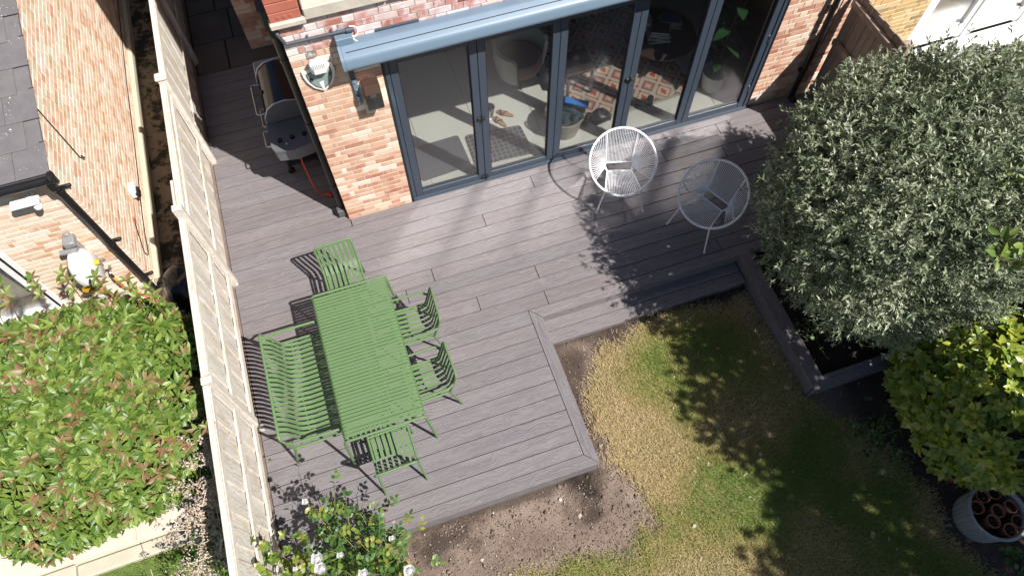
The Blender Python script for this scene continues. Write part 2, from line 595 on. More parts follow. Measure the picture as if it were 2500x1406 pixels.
def soil_mat():
    t = NT('bare_soil')
    v = t.coords('Object')
    n1 = t.noise(v, 2.2, 6, 0.62)
    n2 = t.noise(v, 34, 5, 0.7)
    n3 = t.noise(v, 120, 3, 0.7)
    c = t.ramp(t.math('ADD', t.math('MULTIPLY', n1, 0.55), t.math('MULTIPLY', n2, 0.45)), [(0.28, (0.085, 0.06, 0.048)), (0.44, (0.17, 0.125, 0.102)), (0.58, (0.245, 0.188, 0.152)), (0.75, (0.33, 0.265, 0.22))])
    soil_dark = t.n('ShaderNodeAttribute', attribute_name='rnd')
    c = t.mix(soil_dark.outputs['Fac'], c, (0.022, 0.016, 0.014))
    t.bump(t.math('ADD', n2, t.math('MULTIPLY', n3, 0.6)), 0.6, 0.014)
    return t.fin(c, 0.97, spec=0.15)
M['soil'] = soil_mat()

def path_mat():
    t = NT('mossy_alley_concrete')
    v = t.coords('Object')
    m = t.ramp(t.noise(v, 3.2, 6, 0.75), [(0.46, 0.0), (0.54, 1.0)])
    c = t.mix(t.noise(v, 9, 4), (0.16, 0.125, 0.085), (0.26, 0.21, 0.15))
    c = t.mix(m, c, (0.022, 0.022, 0.014))
    t.bump(t.noise(v, 40, 4), 0.5, 0.01)
    return t.fin(c, 0.95)
M['path'] = path_mat()

# ------------------------------------------------------------------ ground
GZ = -0.28
def grid_sheet(name, x0, x1, y0, y1, step, z, mat, amp=0.0, seed=0, attr=None):
    nx, ny = int((x1 - x0) / step) + 1, int((y1 - y0) / step) + 1
    X, Y = np.meshgrid(np.linspace(x0, x1, nx), np.linspace(y0, y1, ny))
    P = np.stack([X.ravel(), Y.ravel(), np.zeros(X.size)], -1)
    Z = z + (amp * (vnoise(P, 2.5, seed, 4) - 0.5) if amp else 0)
    P[:, 2] = Z
    i = np.arange(nx * ny).reshape(ny, nx)
    F = np.stack([i[:-1, :-1], i[:-1, 1:], i[1:, 1:], i[1:, :-1]], -1).reshape(-1, 4)
    r = attr(P) if attr else None
    return place(name, fast_mesh(name, P, F, mat, r, True))

big = MB()
big.add([(-150, -150, -0.42), (150, -150, -0.42), (150, 150, -0.42), (-150, 150, -0.42)], [[0, 1, 2, 3]])
tag(big.build('ground', simple('garden_earth', (0.10, 0.085, 0.06), 0.95, var=0.3, scale=2)), kind='structure')

LAWN = [(3.25, -2.40), (2.815, -2.42), (2.412, -2.50), (2.139, -2.72), (2.02, -2.99), (1.96, -3.375), (2.0, -3.63), (2.07, -4.035), (2.14, -4.42), (2.10, -4.62), (1.82, -4.74), (1.14, -4.635), (0.5, -4.63), (0.2, -5.2), (0.2, -9.5), (5.3, -9.5), (5.1, -6.1), (5.0, -5.7), (4.95, -5.3), (4.98, -4.75), (4.6, -4.13), (4.33, -3.9), (4.3, -2.5)]
def lawn_mask(x, y):
    P = np.stack([x, y, 0 * x], -1)
    a = (vnoise(P, 5, 3, 4) - 0.5) * 0.38; b = (vnoise(P, 5, 9, 4) - 0.5) * 0.38
    return inside_poly(x + a, y + b, LAWN)
def soil_dark(P):  # soil colour darkens in noisy patches, along deck and step, and towards the right
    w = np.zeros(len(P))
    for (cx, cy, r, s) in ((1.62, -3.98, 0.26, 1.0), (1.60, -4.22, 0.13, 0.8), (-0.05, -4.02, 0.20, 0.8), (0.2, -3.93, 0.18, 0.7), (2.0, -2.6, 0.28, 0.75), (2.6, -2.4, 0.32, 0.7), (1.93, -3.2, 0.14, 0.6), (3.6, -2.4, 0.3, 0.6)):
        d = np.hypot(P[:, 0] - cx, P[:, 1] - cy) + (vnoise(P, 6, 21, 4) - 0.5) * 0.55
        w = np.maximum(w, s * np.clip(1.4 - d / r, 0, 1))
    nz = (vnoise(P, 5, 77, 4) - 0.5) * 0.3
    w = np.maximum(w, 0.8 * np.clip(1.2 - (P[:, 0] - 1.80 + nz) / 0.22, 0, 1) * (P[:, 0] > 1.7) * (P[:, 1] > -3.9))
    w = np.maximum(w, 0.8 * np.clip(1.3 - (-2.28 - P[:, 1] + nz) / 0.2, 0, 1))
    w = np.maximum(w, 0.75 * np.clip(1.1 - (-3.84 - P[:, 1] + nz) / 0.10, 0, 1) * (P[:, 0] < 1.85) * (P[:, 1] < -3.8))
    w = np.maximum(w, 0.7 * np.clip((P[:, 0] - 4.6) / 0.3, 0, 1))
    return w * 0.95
tag(grid_sheet('soil', -1.5, 7.0, -9.5, -2.0, 0.035, GZ, M['soil'], 0.05, 5, soil_dark), kind='structure')

# lawn turf and its grass
def turf_mat():
    t = NT('turf')
    v = t.coords('Object')
    c = t.ramp(t.noise(v, 1.3, 5, 0.6), [(0.36, (0.40, 0.31, 0.17)), (0.52, (0.26, 0.23, 0.09)), (0.68, (0.12, 0.16, 0.04))])
    c = t.mix(t.math('MULTIPLY', t.noise(v, 60, 4), 0.6), c, (0.05, 0.04, 0.02))
    t.bump(t.noise(v, 90, 4), 0.8, 0.02)
    return t.fin(c, 0.95)
st = 0.05
X, Y = np.meshgrid(np.arange(-0.5, 5.6, st), np.arange(-9.6, -2.2, st))
nx, ny = X.shape[1], X.shape[0]
P = np.stack([X.ravel(), Y.ravel(), 0 * X.ravel()], -1)
ins = lawn_mask(P[:, 0], P[:, 1])
P[:, 2] = GZ + 0.018 + (vnoise(P, 2.5, 5, 4) - 0.5) * 0.05
ix = np.arange(nx * ny).reshape(ny, nx)
F = np.stack([ix[:-1, :-1], ix[:-1, 1:], ix[1:, 1:], ix[1:, :-1]], -1).reshape(-1, 4)
F = F[ins[F].all(1)]
tag(place('lawn', fast_mesh('lawn', P, F, turf_mat(), None, True)), kind='structure')

def grass_mat(name):
    t = NT(name)
    at = t.n('ShaderNodeAttribute', attribute_name='rnd')
    c = t.ramp(at.outputs['Fac'], [(0.0, (0.68, 0.55, 0.34)), (0.30, (0.58, 0.48, 0.24)), (0.5, (0.46, 0.43, 0.16)), (0.72, (0.31, 0.38, 0.10)), (1.0, (0.20, 0.32, 0.065))])
    t.fin(c, 0.6, spec=0.3)
    tr = t.n('ShaderNodeBsdfTranslucent'); t.link(c, tr.inputs['Color'])
    mx = t.n('ShaderNodeMixShader'); mx.inputs[0].default_value = 0.3
    t.link(t.p.outputs[0], mx.inputs[1]); t.link(tr.outputs[0], mx.inputs[2]); t.link(mx.outputs[0], t.out.inputs[0])
    return t.m
M['grass'] = grass_mat('grass_blade')
BLADE_V = [(-0.5, 0, 0), (0.5, 0, 0), (0.32, 0.12, 0.55), (-0.32, 0.12, 0.55), (0.0, 0.42, 1.0)]
BLADE_F = [(0, 1, 2), (0, 2, 3), (3, 2, 4)]
def blades(name, x, y, z, dry, label, hmin=0.03, hmax=0.07):
    n = len(x)
    a = rng.uniform(0, 2 * PI, n)
    lean = rng.normal(0, 0.7, n)
    c, s_ = np.cos(a), np.sin(a)
    h = rng.uniform(hmin, hmax, n)
    R = np.zeros((n, 3, 3))
    cl, sl = np.cos(lean), np.sin(lean)
    R[:, :, 0] = np.stack([c, s_, 0 * c], -1)
    R[:, :, 1] = np.stack([-s_ * cl, c * cl, sl], -1)
    R[:, :, 2] = np.stack([s_ * sl, -c * sl, cl], -1)
    S = np.stack([rng.uniform(0.0028, 0.006, n), h, h], -1)
    r = np.clip(dry + rng.normal(0, 0.17, n), 0, 1)
    me = scatter_mesh(name, BLADE_V, BLADE_F, R, S, np.stack([x, y, z], -1), r, M['grass'])
    o = place(name, me)
    return tag(o, label, 'grass', kind='stuff')
n = 420000
x = rng.uniform(0.3, 5.6, n); y = rng.uniform(-6.9, -2.3, n)
P = np.stack([x, y, 0 * x], -1)
k = lawn_mask(x + rng.normal(0, 0.055, n), y + rng.normal(0, 0.055, n)) & in_frame(P + np.array([0, 0, GZ]), 60)
x, y, P = x[k], y[k], P[k]
green = np.clip(2.6 * (vnoise(P, 1.3, 4, 4) - 0.5) + 0.51 + 0.17 * np.clip(x - 2.9, -1, 1), 0, 1)
edge = np.mean([lawn_mask(x + 0.32 * math.cos(a), y + 0.32 * math.sin(a)) for a in np.linspace(0, 2 * PI, 10, endpoint=False)], 0)
green = np.clip(green - 0.75 * (1 - edge), 0, 1)
thin = rng.uniform(0, 1, len(x)) < 0.75 + 0.25 * green
x, y, P, green = x[thin], y[thin], P[thin], green[thin]
z = GZ + 0.015 + (vnoise(P, 2.5, 5, 4) - 0.5) * 0.05
blades('grass', x, y, z, green, 'short patchy lawn grass, straw-yellow by the deck and greener further out')

# crumbs and small stones on the bare soil
n = 6500
x = rng.uniform(-0.6, 2.4, n); y = rng.uniform(-5.3, -3.86, n)
k = ~lawn_mask(x, y)
x2 = rng.uniform(1.83, 4.3, 2500); y2 = rng.uniform(-3.9, -2.32, 2500)
k2 = ~lawn_mask(x2, y2)
x = np.concatenate([x[k], x2[k2]]); y = np.concatenate([y[k], y2[k2]])
P = np.stack([x, y, 0 * x], -1); z = GZ + (vnoise(P, 2.5, 5, 4) - 0.5) * 0.05
nn = len(x)
lump = MB().sphere((0, 0, 0), 1.0, 7, 4); tv = np.array(lump.V); tv = tv * (0.75 + 0.5 * vnoise(tv + 5, 1.3, 2, 2))[:, None]; tf = [f for f in lump.F]
S = np.where(rng.uniform(0, 1, nn) < 0.035, rng.uniform(0.010, 0.022, nn), np.minimum(rng.lognormal(-5.45, 0.5, nn), 0.010))[:, None] * rng.uniform(0.6, 1.4, (nn, 3))
R = frames(rng.normal(0, 1, (nn, 3)))
t = NT('soil_crumb')
M['crumb'] = t.fin(t.ramp(t.rnd(), [(0.0, (0.08, 0.055, 0.045)), (0.6, (0.18, 0.135, 0.11)), (0.9, (0.27, 0.21, 0.17)), (1.0, (0.50, 0.45, 0.39))]), 0.95)
tag(place('soil_crumbs', scatter_mesh('soil_crumbs', tv, tf, R, S, np.stack([x, y, z + 0.004], -1), rng.uniform(0, 1, nn), M['crumb'])), 'loose brown soil crumbs and small pale stones beside the deck', 'soil', kind='stuff')

# ------------------------------------------------------------------ decking
deck = thing('decking', None, None, (0, 0, 0)); deck['kind'] = 'structure'
BT = 0.024
def plank(x0, x1, y0, y1, z=0.0, along='x', name='plank'):
    b = MB().box((0, 0, 0), (x1 - x0, y1 - y0, BT), 0.0022)
    o = b.build(name, M['deck'] if along == 'x' else M['deck_y'], deck, loc=((x0 + x1) / 2, (y0 + y1) / 2, z - BT / 2 - rng.uniform(0, 0.0012)))
    return o
G = 0.007
Y1, PW = -0.1106, 0.18
XL, XT, XO, XR = -1.516, 1.684, 1.815, 6.44
YS, YSO, YF, YFO = -1.913, -2.047, -3.693, -3.833
JOINT = {6: [0.763], 7: [0.40], 8: [1.953], 3: [1.579], 1: [2.341], 9: [1.166], 10: [1.943]}
def row(x0, x1, y0, y1, cuts):
    e = [x0] + sorted(c for c in cuts if x0 + 0.3 < c < x1 - 0.3) + [x1]
    for a, b in zip(e[:-1], e[1:]):
        plank(a + G / 2, b - G / 2, y0 + G / 2, y1 - G / 2)
for k_ in range(1, 11):                                              # rows in front of the doors
    yt = Y1 - (k_ - 1) * PW
    row(XL, XR, yt - PW, yt, JOINT.get(k_, []) + [4.6 + 0.5 * math.sin(k_ * 2.3)])
row(XL, 0.0, Y1, Y1 + PW, [])
plank(0.0 + G, XR, Y1 + G / 2, -0.004)
for j in range(1, 17):                                               # side passage
    row(XL, -0.004, Y1 + j * PW, Y1 + (j + 1) * PW, [])
plank(XL, -0.004, Y1 + 17 * PW + G / 2, 3.03)
for k_ in range(11, 21):                                             # rows beside the lawn
    yt = Y1 - (k_ - 1) * PW
    yb = yt - PW if k_ < 20 else YF
    row(XL, XT, yb, yt, [0.55] if k_ == 13 else [])
def mitre(pts, along):
    c = np.mean(np.array(pts), 0)
    m = MB().prism([(p[0] - c[0], p[1] - c[1], -BT / 2) for p in pts], (0, 0, BT))
    return m.build('plank', M['deck'] if along == 'x' else M['deck_y'], deck, loc=(c[0], c[1], -BT / 2 + 0.0004))
g = G / 2
mitre([(XT + g, YS + 0.0), (XT + g, YF - 0.0), (XO, YFO + 0.002), (XO, YSO)], 'y')
mitre([(XL, YF - g), (XL, YFO), (XO - 0.002, YFO), (XT - 0.002, YF - g)], 'x')
mitre([(XT + 2 * G, YS - g), (XO + G, YSO), (XR, YSO), (XR, YS - g)], 'x')
def board(name, c, s, mat, b=0.002):
    return MB().box((0, 0, 0), s, b).build(name, mat, deck, loc=c)
zf = -BT - 0.002
board('fascia', ((XL + XO) / 2 - 0.02, YFO + 0.018, (zf + GZ - 0.03) / 2), (XO - XL - 0.06, 0.02, zf - GZ + 0.03), M['deck'])
board('fascia', (XO - 0.03, (YFO + YSO) / 2 + 0.01, (zf + GZ - 0.03) / 2), (0.02, YSO - YFO - 0.06, zf - GZ + 0.03), M['deck_y'])
board('fascia', ((XO + XR) / 2, YSO + 0.016, (zf - 0.16) / 2), (XR - XO, 0.02, 0.136), M['deck'])
board('corner_post', (XO - 0.042, YFO + 0.026, (zf + GZ - 0.03) / 2), (0.055, 0.034, zf - GZ + 0.03), M['deck_y'])
ZS = -0.160                                                          # the step
plank(XO + 0.012, 4.332, YSO - 0.124 - g, YSO + 0.028, ZS)
plank(XO + 0.012, 4.332, YSO - 0.124 - 0.166, YSO - 0.124 - g - G, ZS)
board('fascia', ((XO + 4.33) / 2, YSO - 0.262, (ZS - BT + GZ - 0.03) / 2), (4.33 - XO - 0.03, 0.02, abs(GZ - ZS) + 0.004), M['deck'])
und = MB()
und.box(((XL + XT) / 2, (YS + YF) / 2, -0.16), (XT - XL - 0.02, YS - YF - 0.02, 0.24))
und.box(((XL + XR) / 2, (YS - 0.12) / 2 - 0.02, -0.16), (XR - XL - 0.02, abs(YS) - 0.12, 0.24))
und.box((XL / 2, 1.48, -0.16), (abs(XL) - 0.03, 3.06, 0.24))
und.build('joists', M['under'], deck)

# raised-bed edging at the end of the step
pw = thing('planter_edging', 'low dark board-clad edging wall of the raised bed at the step', 'planter wall', (4.43, -2.95, GZ))
def edge(c, s, mat, name='cap'):
    return MB().box((0, 0, 0), s, 0.003).build(name, mat, pw, loc=local(pw, c))
m = MB().prism([(4.338, -2.05, -0.014), (4.338, -3.852, -0.014), (4.502, -3.722, -0.014), (4.502, -2.05, -0.014)], (0, 0, 0.024)); m.build('cap', M['deck_y'], pw)
m = MB().prism([(4.3395, -3.8535, -0.014), (6.4, -3.8535, -0.014), (6.4, -3.7245, -0.014), (4.5035, -3.7245, -0.014)], (0, 0, 0.024)); m.build('cap', M['deck'], pw)
edge((4.362, -2.92, -0.165), (0.02, 1.78, 0.296), M['deck_y'], 'cladding')
edge((5.37, -3.828, -0.165), (2.03, 0.02, 0.296), M['deck'], 'cladding')
edge((4.475, -2.90, -0.165), (0.02, 1.70, 0.296), M['under'], 'lining')
edge((5.40, -3.745, -0.165), (1.90, 0.02, 0.296), M['under'], 'lining')
tag(grid_sheet('planting_soil', 4.49, 6.42, -3.73, -2.03, 0.04, -0.10, simple('dark_compost', (0.028, 0.02, 0.016), 0.97, var=0.5, scale=20, bump=1.0, bscale=40), 0.05, 8), kind='structure')
# ------------------------------------------------------------------ brickwork
_bm = {}
def brick_mesh(mat, k):
    if (mat, k) not in _bm:
        V, F = bevel_box(0.215, 0.1, 0.065, 0.0025)
        r = np.random.default_rng(k * 31 + 5)
        V = np.array(V) + r.normal(0, 0.0012, (24, 3))
        _bm[(mat, k)] = MB().add(V, F).mesh('brick', M[mat])
    return _bm[(mat, k)]
BOXV = [(-.5, -.5, -.5), (.5, -.5, -.5), (.5, .5, -.5), (-.5, .5, -.5), (-.5, -.5, .5), (.5, -.5, .5), (.5, .5, .5), (-.5, .5, .5)]
BOXF = [(0, 3, 2, 1), (4, 5, 6, 7), (0, 1, 5, 4), (1, 2, 6, 5), (2, 3, 7, 6), (3, 0, 4, 7)]
def lay(out, org, u, nrm, L, z0, z1, mat, openings=(), course=0.075, proud=0.005, seed=0):
    r = random.Random(seed)
    org = np.array(org, float); u = np.array(u, float); nrm = np.array(nrm, float)
    rz = math.atan2(u[1], u[0])
    i = 0; z = z0
    while z + 0.03 < z1:
        h = min(0.065, z1 - z - 0.003)
        rng_ = [(0.0, L)]
        for (a, b, c, d) in openings:
            if z + 0.065 > c + 0.004 and z < d - 0.004:
                nr = []
                for (p, q) in rng_:
                    if b <= p or a >= q: nr.append((p, q))
                    else:
                        if a > p + 0.03: nr.append((p, a))
                        if b < q - 0.03: nr.append((b, q))
                rng_ = nr
        for (p, q) in rng_:
            s = p
            kind = i % 2
            while s < q - 0.005:
                ln = 0.215 if kind else 0.1025
                if r.random() < 0.12: ln = 0.215
                e = min(s + ln, q)
                if q - e < 0.05: e = q
                m = (s + e) / 2
                c = org + u * m + nrm * (proud - 0.05 + r.uniform(-0.0012, 0.0018)) + np.array([0, 0, z + h / 2])
                out.append((c, e - s, h, rz, mat))
                s = e + 0.010
                kind ^= 1
                if i % 2 == 0 and s - p < 0.13 and q - s > 0.3:
                    e = s + 0.046
                    out.append((org + u * (s + e) / 2 + nrm * (proud - 0.05) + np.array([0, 0, z + h / 2]), e - s, h, rz, mat)); s = e + 0.010
        z += course; i += 1
def emit_bricks(out, parent, cap=300):
    P = np.array([b[0] for b in out])
    sc = np.where(in_frame(P, 0), 1.0, 0.0) * np.array([b[1] for b in out]) / np.linalg.norm(P - CAM_POS, axis=1)
    order = np.argsort(-sc)
    for i in order[:cap]:
        c, ln, h, rz, mat = out[i]
        place('brick', brick_mesh(mat, int(i) % 5), parent, local(parent, c), (0, 0, rz), (ln / 0.215, 1, h / 0.065))
    rest = order[cap:]
    for mat in sorted(set(out[i][4] for i in rest)):
        b = [out[i] for i in rest if out[i][4] == mat]
        rz = np.array([q[3] for q in b]); c, s_ = np.cos(rz), np.sin(rz); z0 = 0 * c
        R = np.stack([np.stack([c, s_, z0], -1), np.stack([-s_, c, z0], -1), np.stack([z0, z0, z0 + 1], -1)], -1)
        S = np.array([(q[1], 0.1, q[2]) for q in b])
        me = scatter_mesh('brickwork', BOXV, BOXF, R, S, np.array([q[0] for q in b]), rng.uniform(0, 1, len(b)), M[mat])
        tag(place('brickwork', me, parent), kind='stuff')

# ------------------------------------------------------------------ the house with the glass doors
house = thing('brick_house', 'red brick house with dark folding glass doors opening onto the deck', 'house', (3.2, 0.2, 0))
DX0, DX1, DZ = 0.80, 5.52, 2.43
wall = MB()
T = 0.30
def wbox(m, x0, x1, y0, y1, z0, z1):
    m.box(((x0 + x1) / 2, (y0 + y1) / 2, (z0 + z1) / 2), (x1 - x0, y1 - y0, z1 - z0), 0.0)
wbox(wall, 0.0, DX0, 0.0, T, -0.3, DZ)
wallp = wall.build('wall', M['mortar'], house)
w2 = MB(); wbox(w2, DX1, 6.56, 0.05, T, -0.3, DZ); w2.build('wall', M['mortar'], house)
uw = MB(); wbox(uw, 0.0, 6.56, 0.0, T, DZ + 0.001, 3.085)
uw.build('wall', M['mortar_up'], house)
uw = MB(); wbox(uw, 1.9, 6.56, 0.0, T, 3.086, 3.49); uw.build('wall', M['mortar_up'], house)
bk = []
lay(bk, (-0.005, 0, 0), (1, 0, 0), (0, -1, 0), DX0 + 0.005, 0.005, 2.70, 'brick', seed=1)
lay(bk, (DX1 + 0.02, 0.05, 0), (1, 0, 0), (0, -1, 0), 1.02, 0.005, DZ, 'brick', seed=2)
lay(bk, (-0.005, 0, 0), (1, 0, 0), (0, -1, 0), 6.5, 2.705, 3.07, 'brick_up', seed=3, course=0.0755)
lay(bk, (DX0, 0, 0), (1, 0, 0), (0, -1, 0), 5.6, DZ + 0.01, 2.70, 'brick', seed=4)
emit_bricks(bk, wallp)
def brick_tex(name, c1, c2, mort):
    t = NT(name)
    b = t.n('ShaderNodeTexBrick')
    b.inputs['Scale'].default_value = 1.0
    b.inputs['Brick Width'].default_value = 0.225; b.inputs['Row Height'].default_value = 0.075; b.inputs['Mortar Size'].default_value = 0.006
    b.inputs['Color1'].default_value = (*c1, 1); b.inputs['Color2'].default_value = (*c2, 1); b.inputs['Mortar'].default_value = (*mort, 1)
    tc = t.n('ShaderNodeTexCoord'); sp = t.n('ShaderNodeSeparateXYZ'); cb = t.n('ShaderNodeCombineXYZ')
    t.link(tc.outputs['Object'], sp.inputs[0])
    t.link(t.math('ADD', sp.outputs[0], sp.outputs[1]), cb.inputs[0]); t.link(sp.outputs[2], cb.inputs[1]); t.link(cb.outputs[0], b.inputs['Vector'])
    t.bump(b.outputs['Fac'], -0.4, 0.006)
    return t.fin(b.outputs['Color'], 0.92)
M['brick_far'] = brick_tex('side_wall_brick', (0.40, 0.17, 0.10), (0.50, 0.28, 0.17), (0.45, 0.38, 0.28))
side = MB()
wbox(side, 0.004, T, T + 0.001, 4.6, -0.3, 3.49)
wbox(side, 6.10, 6.398, T + 0.001, 4.6, -0.3, 3.49)
wbox(side, 0.30, 6.10, 4.45, 4.75, -0.3, 3.49)
wbox(side, 0.30, 6.10, 1.17, 1.45, 3.0, 7.0)
wbox(side, 0.0, 0.29, 1.17, 9.0, 3.495, 7.0)
wbox(side, 6.11, 6.39, 1.17, 9.0, 3.495, 7.0)
side.build('wall', M['brick_far'], house)
rf = MB(); wbox(rf, T + 0.01, 6.08, T + 0.01, 4.44, 2.66, 2.95); wbox(rf, 0.02, 6.38, 1.46, 9.0, 7.01, 7.2)
rf.build('roof', M['slate'], house)
# set-back return wall in the shade behind the barbecue
rw = MB(); wbox(rw, -0.70, -0.002, 3.32, 3.6, -0.3, 3.4); wbox(rw, -0.70, -0.44, 3.61, 8.0, -0.3, 3.4)
rwp = rw.build('wall', M['mortar_up'], house)
bk = []
lay(bk, (-0.705, 3.32, 0), (1, 0, 0), (0, -1, 0), 0.70, 0.005, 3.3, 'brick', seed=5)
emit_bricks(bk, rwp, 0)
# corner quoin, stone sill and window above
q = MB()
for (z0, z1) in ((3.125, 3.215), (3.222, 3.31), (3.318, 3.41)):
    q.box((0.095, 0.04, (z0 + z1) / 2), (0.27, 0.16, z1 - z0), 0.004)
qo = q.build('quoin', M['terracotta_red'], house)
ro = MB()
for i in range(3):
    ro.lathe([(0.017, 0), (0.017, 0.004), (0.011, 0.006), (0.006, 0.006), (0.006, 0.003)], 12, (0, 0, 0))
    base = len(ro.V) - 60
    for j in range(base, len(ro.V)):
        v = ro.V[j]; ro.V[j] = (v[0] + 0.035 + i * 0.055, -0.0405 - v[2], 3.165 + v[1])
ro.build('rosette', M['terracotta_red'], qo)
MB().box((0.10, 0.03, 3.095), (0.31, 0.20, 0.055), 0.008).build('stone_base', M['stone'], house)
s_ = MB(); s_.box((0.62, 0.04, 3.15), (0.74, 0.19, 0.125), 0.01); s_.build('sill', M['stone'], house)
s_ = MB(); s_.box((1.45, 0.04, 3.15), (0.90, 0.19, 0.125), 0.01); s_.build('sill', M['stone'], house)
wf = MB(); wf.box((0.33, 0.12, 3.35), (0.14, 0.10, 0.26), 0.004); wf.box((0.95, 0.14, 3.235), (1.1, 0.08, 0.04), 0.004)
win = wf.build('window', M['stone'], house)
MB().box((0.95, 0.16, 3.36), (1.08, 0.02, 0.2)).build('pane', M['glass'], win)
MB().box((0.95, 0.24, 3.36), (1.5, 0.02, 0.24)).build('dark_backing', M['black_matt'], win)  # flat black panel behind the pane, so the window reads dark
MB().box((1.72, -0.012, 2.90), (0.17, 0.012, 0.055), 0.002).build('air_brick', M['terracotta_red'], house)
# downpipe and hopper on the corner
dp = MB(); dp.tube([(-0.055, 0.115, 0.03), (-0.055, 0.115, 2.92)], 0.036, 14)
for z in (0.55, 1.65, 2.55): dp.tube([(-0.055, 0.115, z), (-0.055, 0.115, z + 0.05)], 0.042, 14)
dpo = dp.build('downpipe', M['black'], house, True)
hp = MB(); hp.prism([(-0.11, 0.03, 3.0), (0.0, 0.03, 3.0), (0.0, 0.2, 3.0), (-0.11, 0.2, 3.0)], (-0.01, 0, 0.2))
hp.prism([(-0.09, 0.07, 2.88), (-0.02, 0.07, 2.88), (-0.02, 0.16, 2.88), (-0.09, 0.16, 2.88)], (0, 0, 0.12))
hp.build('hopper', M['black'], house)
MB().box((-0.07, 0.09, 0.09), (0.1, 0.1, 0.12), 0.01).build('drain_shoe', simple('grey_shoe', (0.10, 0.10, 0.11), 0.6), house)
cp = MB(); cp.tube(fillet([(-0.02, 0.1, 3.05), (-0.02, -0.03, 2.99), (0.02, -0.036, 2.875), (0.60, -0.036, 2.868)], 0.03), 0.016, 10)
for x in (0.22, 0.44): cp.box((x, -0.022, 2.872), (0.02, 0.044, 0.05), 0.003)
cp.tube([(0.565, -0.036, 2.868), (0.635, -0.036, 2.866)], 0.026, 10)
cpo = cp.build('overflow_pipe', simple('grey_plastic_pipe', (0.07, 0.075, 0.095), 0.4), house, True)
cab = MB(); cab.tube(fillet([(0.60, -0.03, 2.90), (0.66, -0.035, 2.89), (0.67, -0.05, 2.82), (0.60, -0.06, 2.79), (0.64, -0.08, 2.75), (0.70, -0.05, 2.745)], 0.05), 0.006, 6)
cab.build('cable', M['white'], cpo, True)
# right-hand downpipe
dp = MB(); dp.tube([(6.16, -0.02, 0.03), (6.16, -0.02, 3.4)], 0.036, 14)
for z in (0.5, 1.5): dp.box((6.16, 0.0, z), (0.12, 0.06, 0.04), 0.004)
dp.tube([(6.16, -0.02, 0.02), (6.16, -0.12, 0.02)], 0.05, 12)
dp.build('downpipe', M['black'], house, True)
dp = MB(); dp.tube(fillet([(6.26, -0.01, 3.0), (6.26, -0.01, 1.0), (6.20, -0.03, 0.6), (6.12, -0.03, 0.25)], 0.1), 0.007, 6)
dp.build('cable', M['black'], house, True)

# folding doors
fr = MB()
FY0, FY1 = 0.035, 0.115
fr.box((DX0 + 0.014, 0.075, 1.205), (0.026, 0.11, 2.41), 0.001)
fr.build('door_reveal', M['anth_dark'], house)
fr = MB(); fr.box((DX1 - 0.014, 0.075, 1.205), (0.026, 0.11, 2.41), 0.001)
fr.build('door_reveal', M['anth_dark'], house)
fr = MB()
fr.box(((DX0 + DX1) / 2, 0.075, 2.385), (DX1 - DX0 - 0.056, 0.10, 0.06), 0.003)
fr.box((DX0 + 0.05, 0.075, 1.19), (0.044, 0.10, 2.33), 0.003)
fr.box((DX1 - 0.05, 0.075, 1.19), (0.044, 0.10, 2.33), 0.003)
fr.build('door_frame', M['anth'], house)
th = MB(); th.box(((DX0 + DX1) / 2, 0.07, 0.006), (DX1 - DX0 - 0.058, 0.125, 0.03), 0.004)
th.box(((DX0 + DX1) / 2, 0.0, -0.004), (DX1 - DX0 - 0.058, 0.016, 0.02), 0.002)
th.build('threshold', M['anth'], house)
px0, px1 = DX0 + 0.074, DX1 - 0.074
pwid = (px1 - px0) / 5
for i in range(5):
    a, b = px0 + i * pwid + 0.003, px0 + (i + 1) * pwid - 0.003
    m = MB(); SW, Z0, Z1 = 0.082, 0.024, 2.35
    cy_ = 0.07
    m.box((a + SW / 2, cy_, (Z0 + Z1) / 2), (SW, 0.066, Z1 - Z0), 0.004)
    m.box((b - SW / 2, cy_, (Z0 + Z1) / 2), (SW, 0.066, Z1 - Z0), 0.004)
    m.box(((a + b) / 2, cy_, Z0 + 0.042), (b - a - 2 * SW - 0.002, 0.0655, 0.084), 0.004)
    m.box(((a + b) / 2, cy_, Z1 - 0.042), (b - a - 2 * SW - 0.002, 0.0655, 0.084), 0.004)
    d = m.build('folding_door', M['anth'], house)
    MB().box(((a + b) / 2, cy_ + 0.004, (Z0 + Z1) / 2), (b - a - 2 * SW + 0.01, 0.022, Z1 - Z0 - 0.17)).build('glass_pane', M['glass'], d)
    gk = MB()
    for (c, s2) in ((((a + b) / 2, cy_ + 0.004, Z0 + 0.090), (b - a - 2 * SW, 0.03, 0.012)), (((a + b) / 2, cy_ + 0.004, Z1 - 0.09), (b - a - 2 * SW, 0.03, 0.012)), ((a + SW + 0.006, cy_ + 0.004, 1.19), (0.012, 0.03, 2.13)), ((b - SW - 0.006, cy_ + 0.004, 1.19), (0.012, 0.03, 2.13))):
        gk.box(c, s2)
    gk.build('gasket', M['anth_dark'], d)
    if i in (0, 2):
        for z in (1.16, 0.07):
            h = MB(); h.box((b - 0.012, 0.026, z), (0.07, 0.026, 0.045), 0.005); h.tube([(b + 0.004, 0.014, z - 0.045), (b + 0.004, 0.014, z + 0.045)], 0.01, 8); h.box((b + 0.03, 0.02, z), (0.03, 0.04, 0.03), 0.004)
            h.build('hinge', M['black'], d)
    if i == 4:
        for z in (0.35, 1.2, 2.0):
            MB().tube([(b - 0.005, 0.03, z - 0.05), (b - 0.005, 0.03, z + 0.05)], 0.009, 8).build('hinge', M['steel'], d)
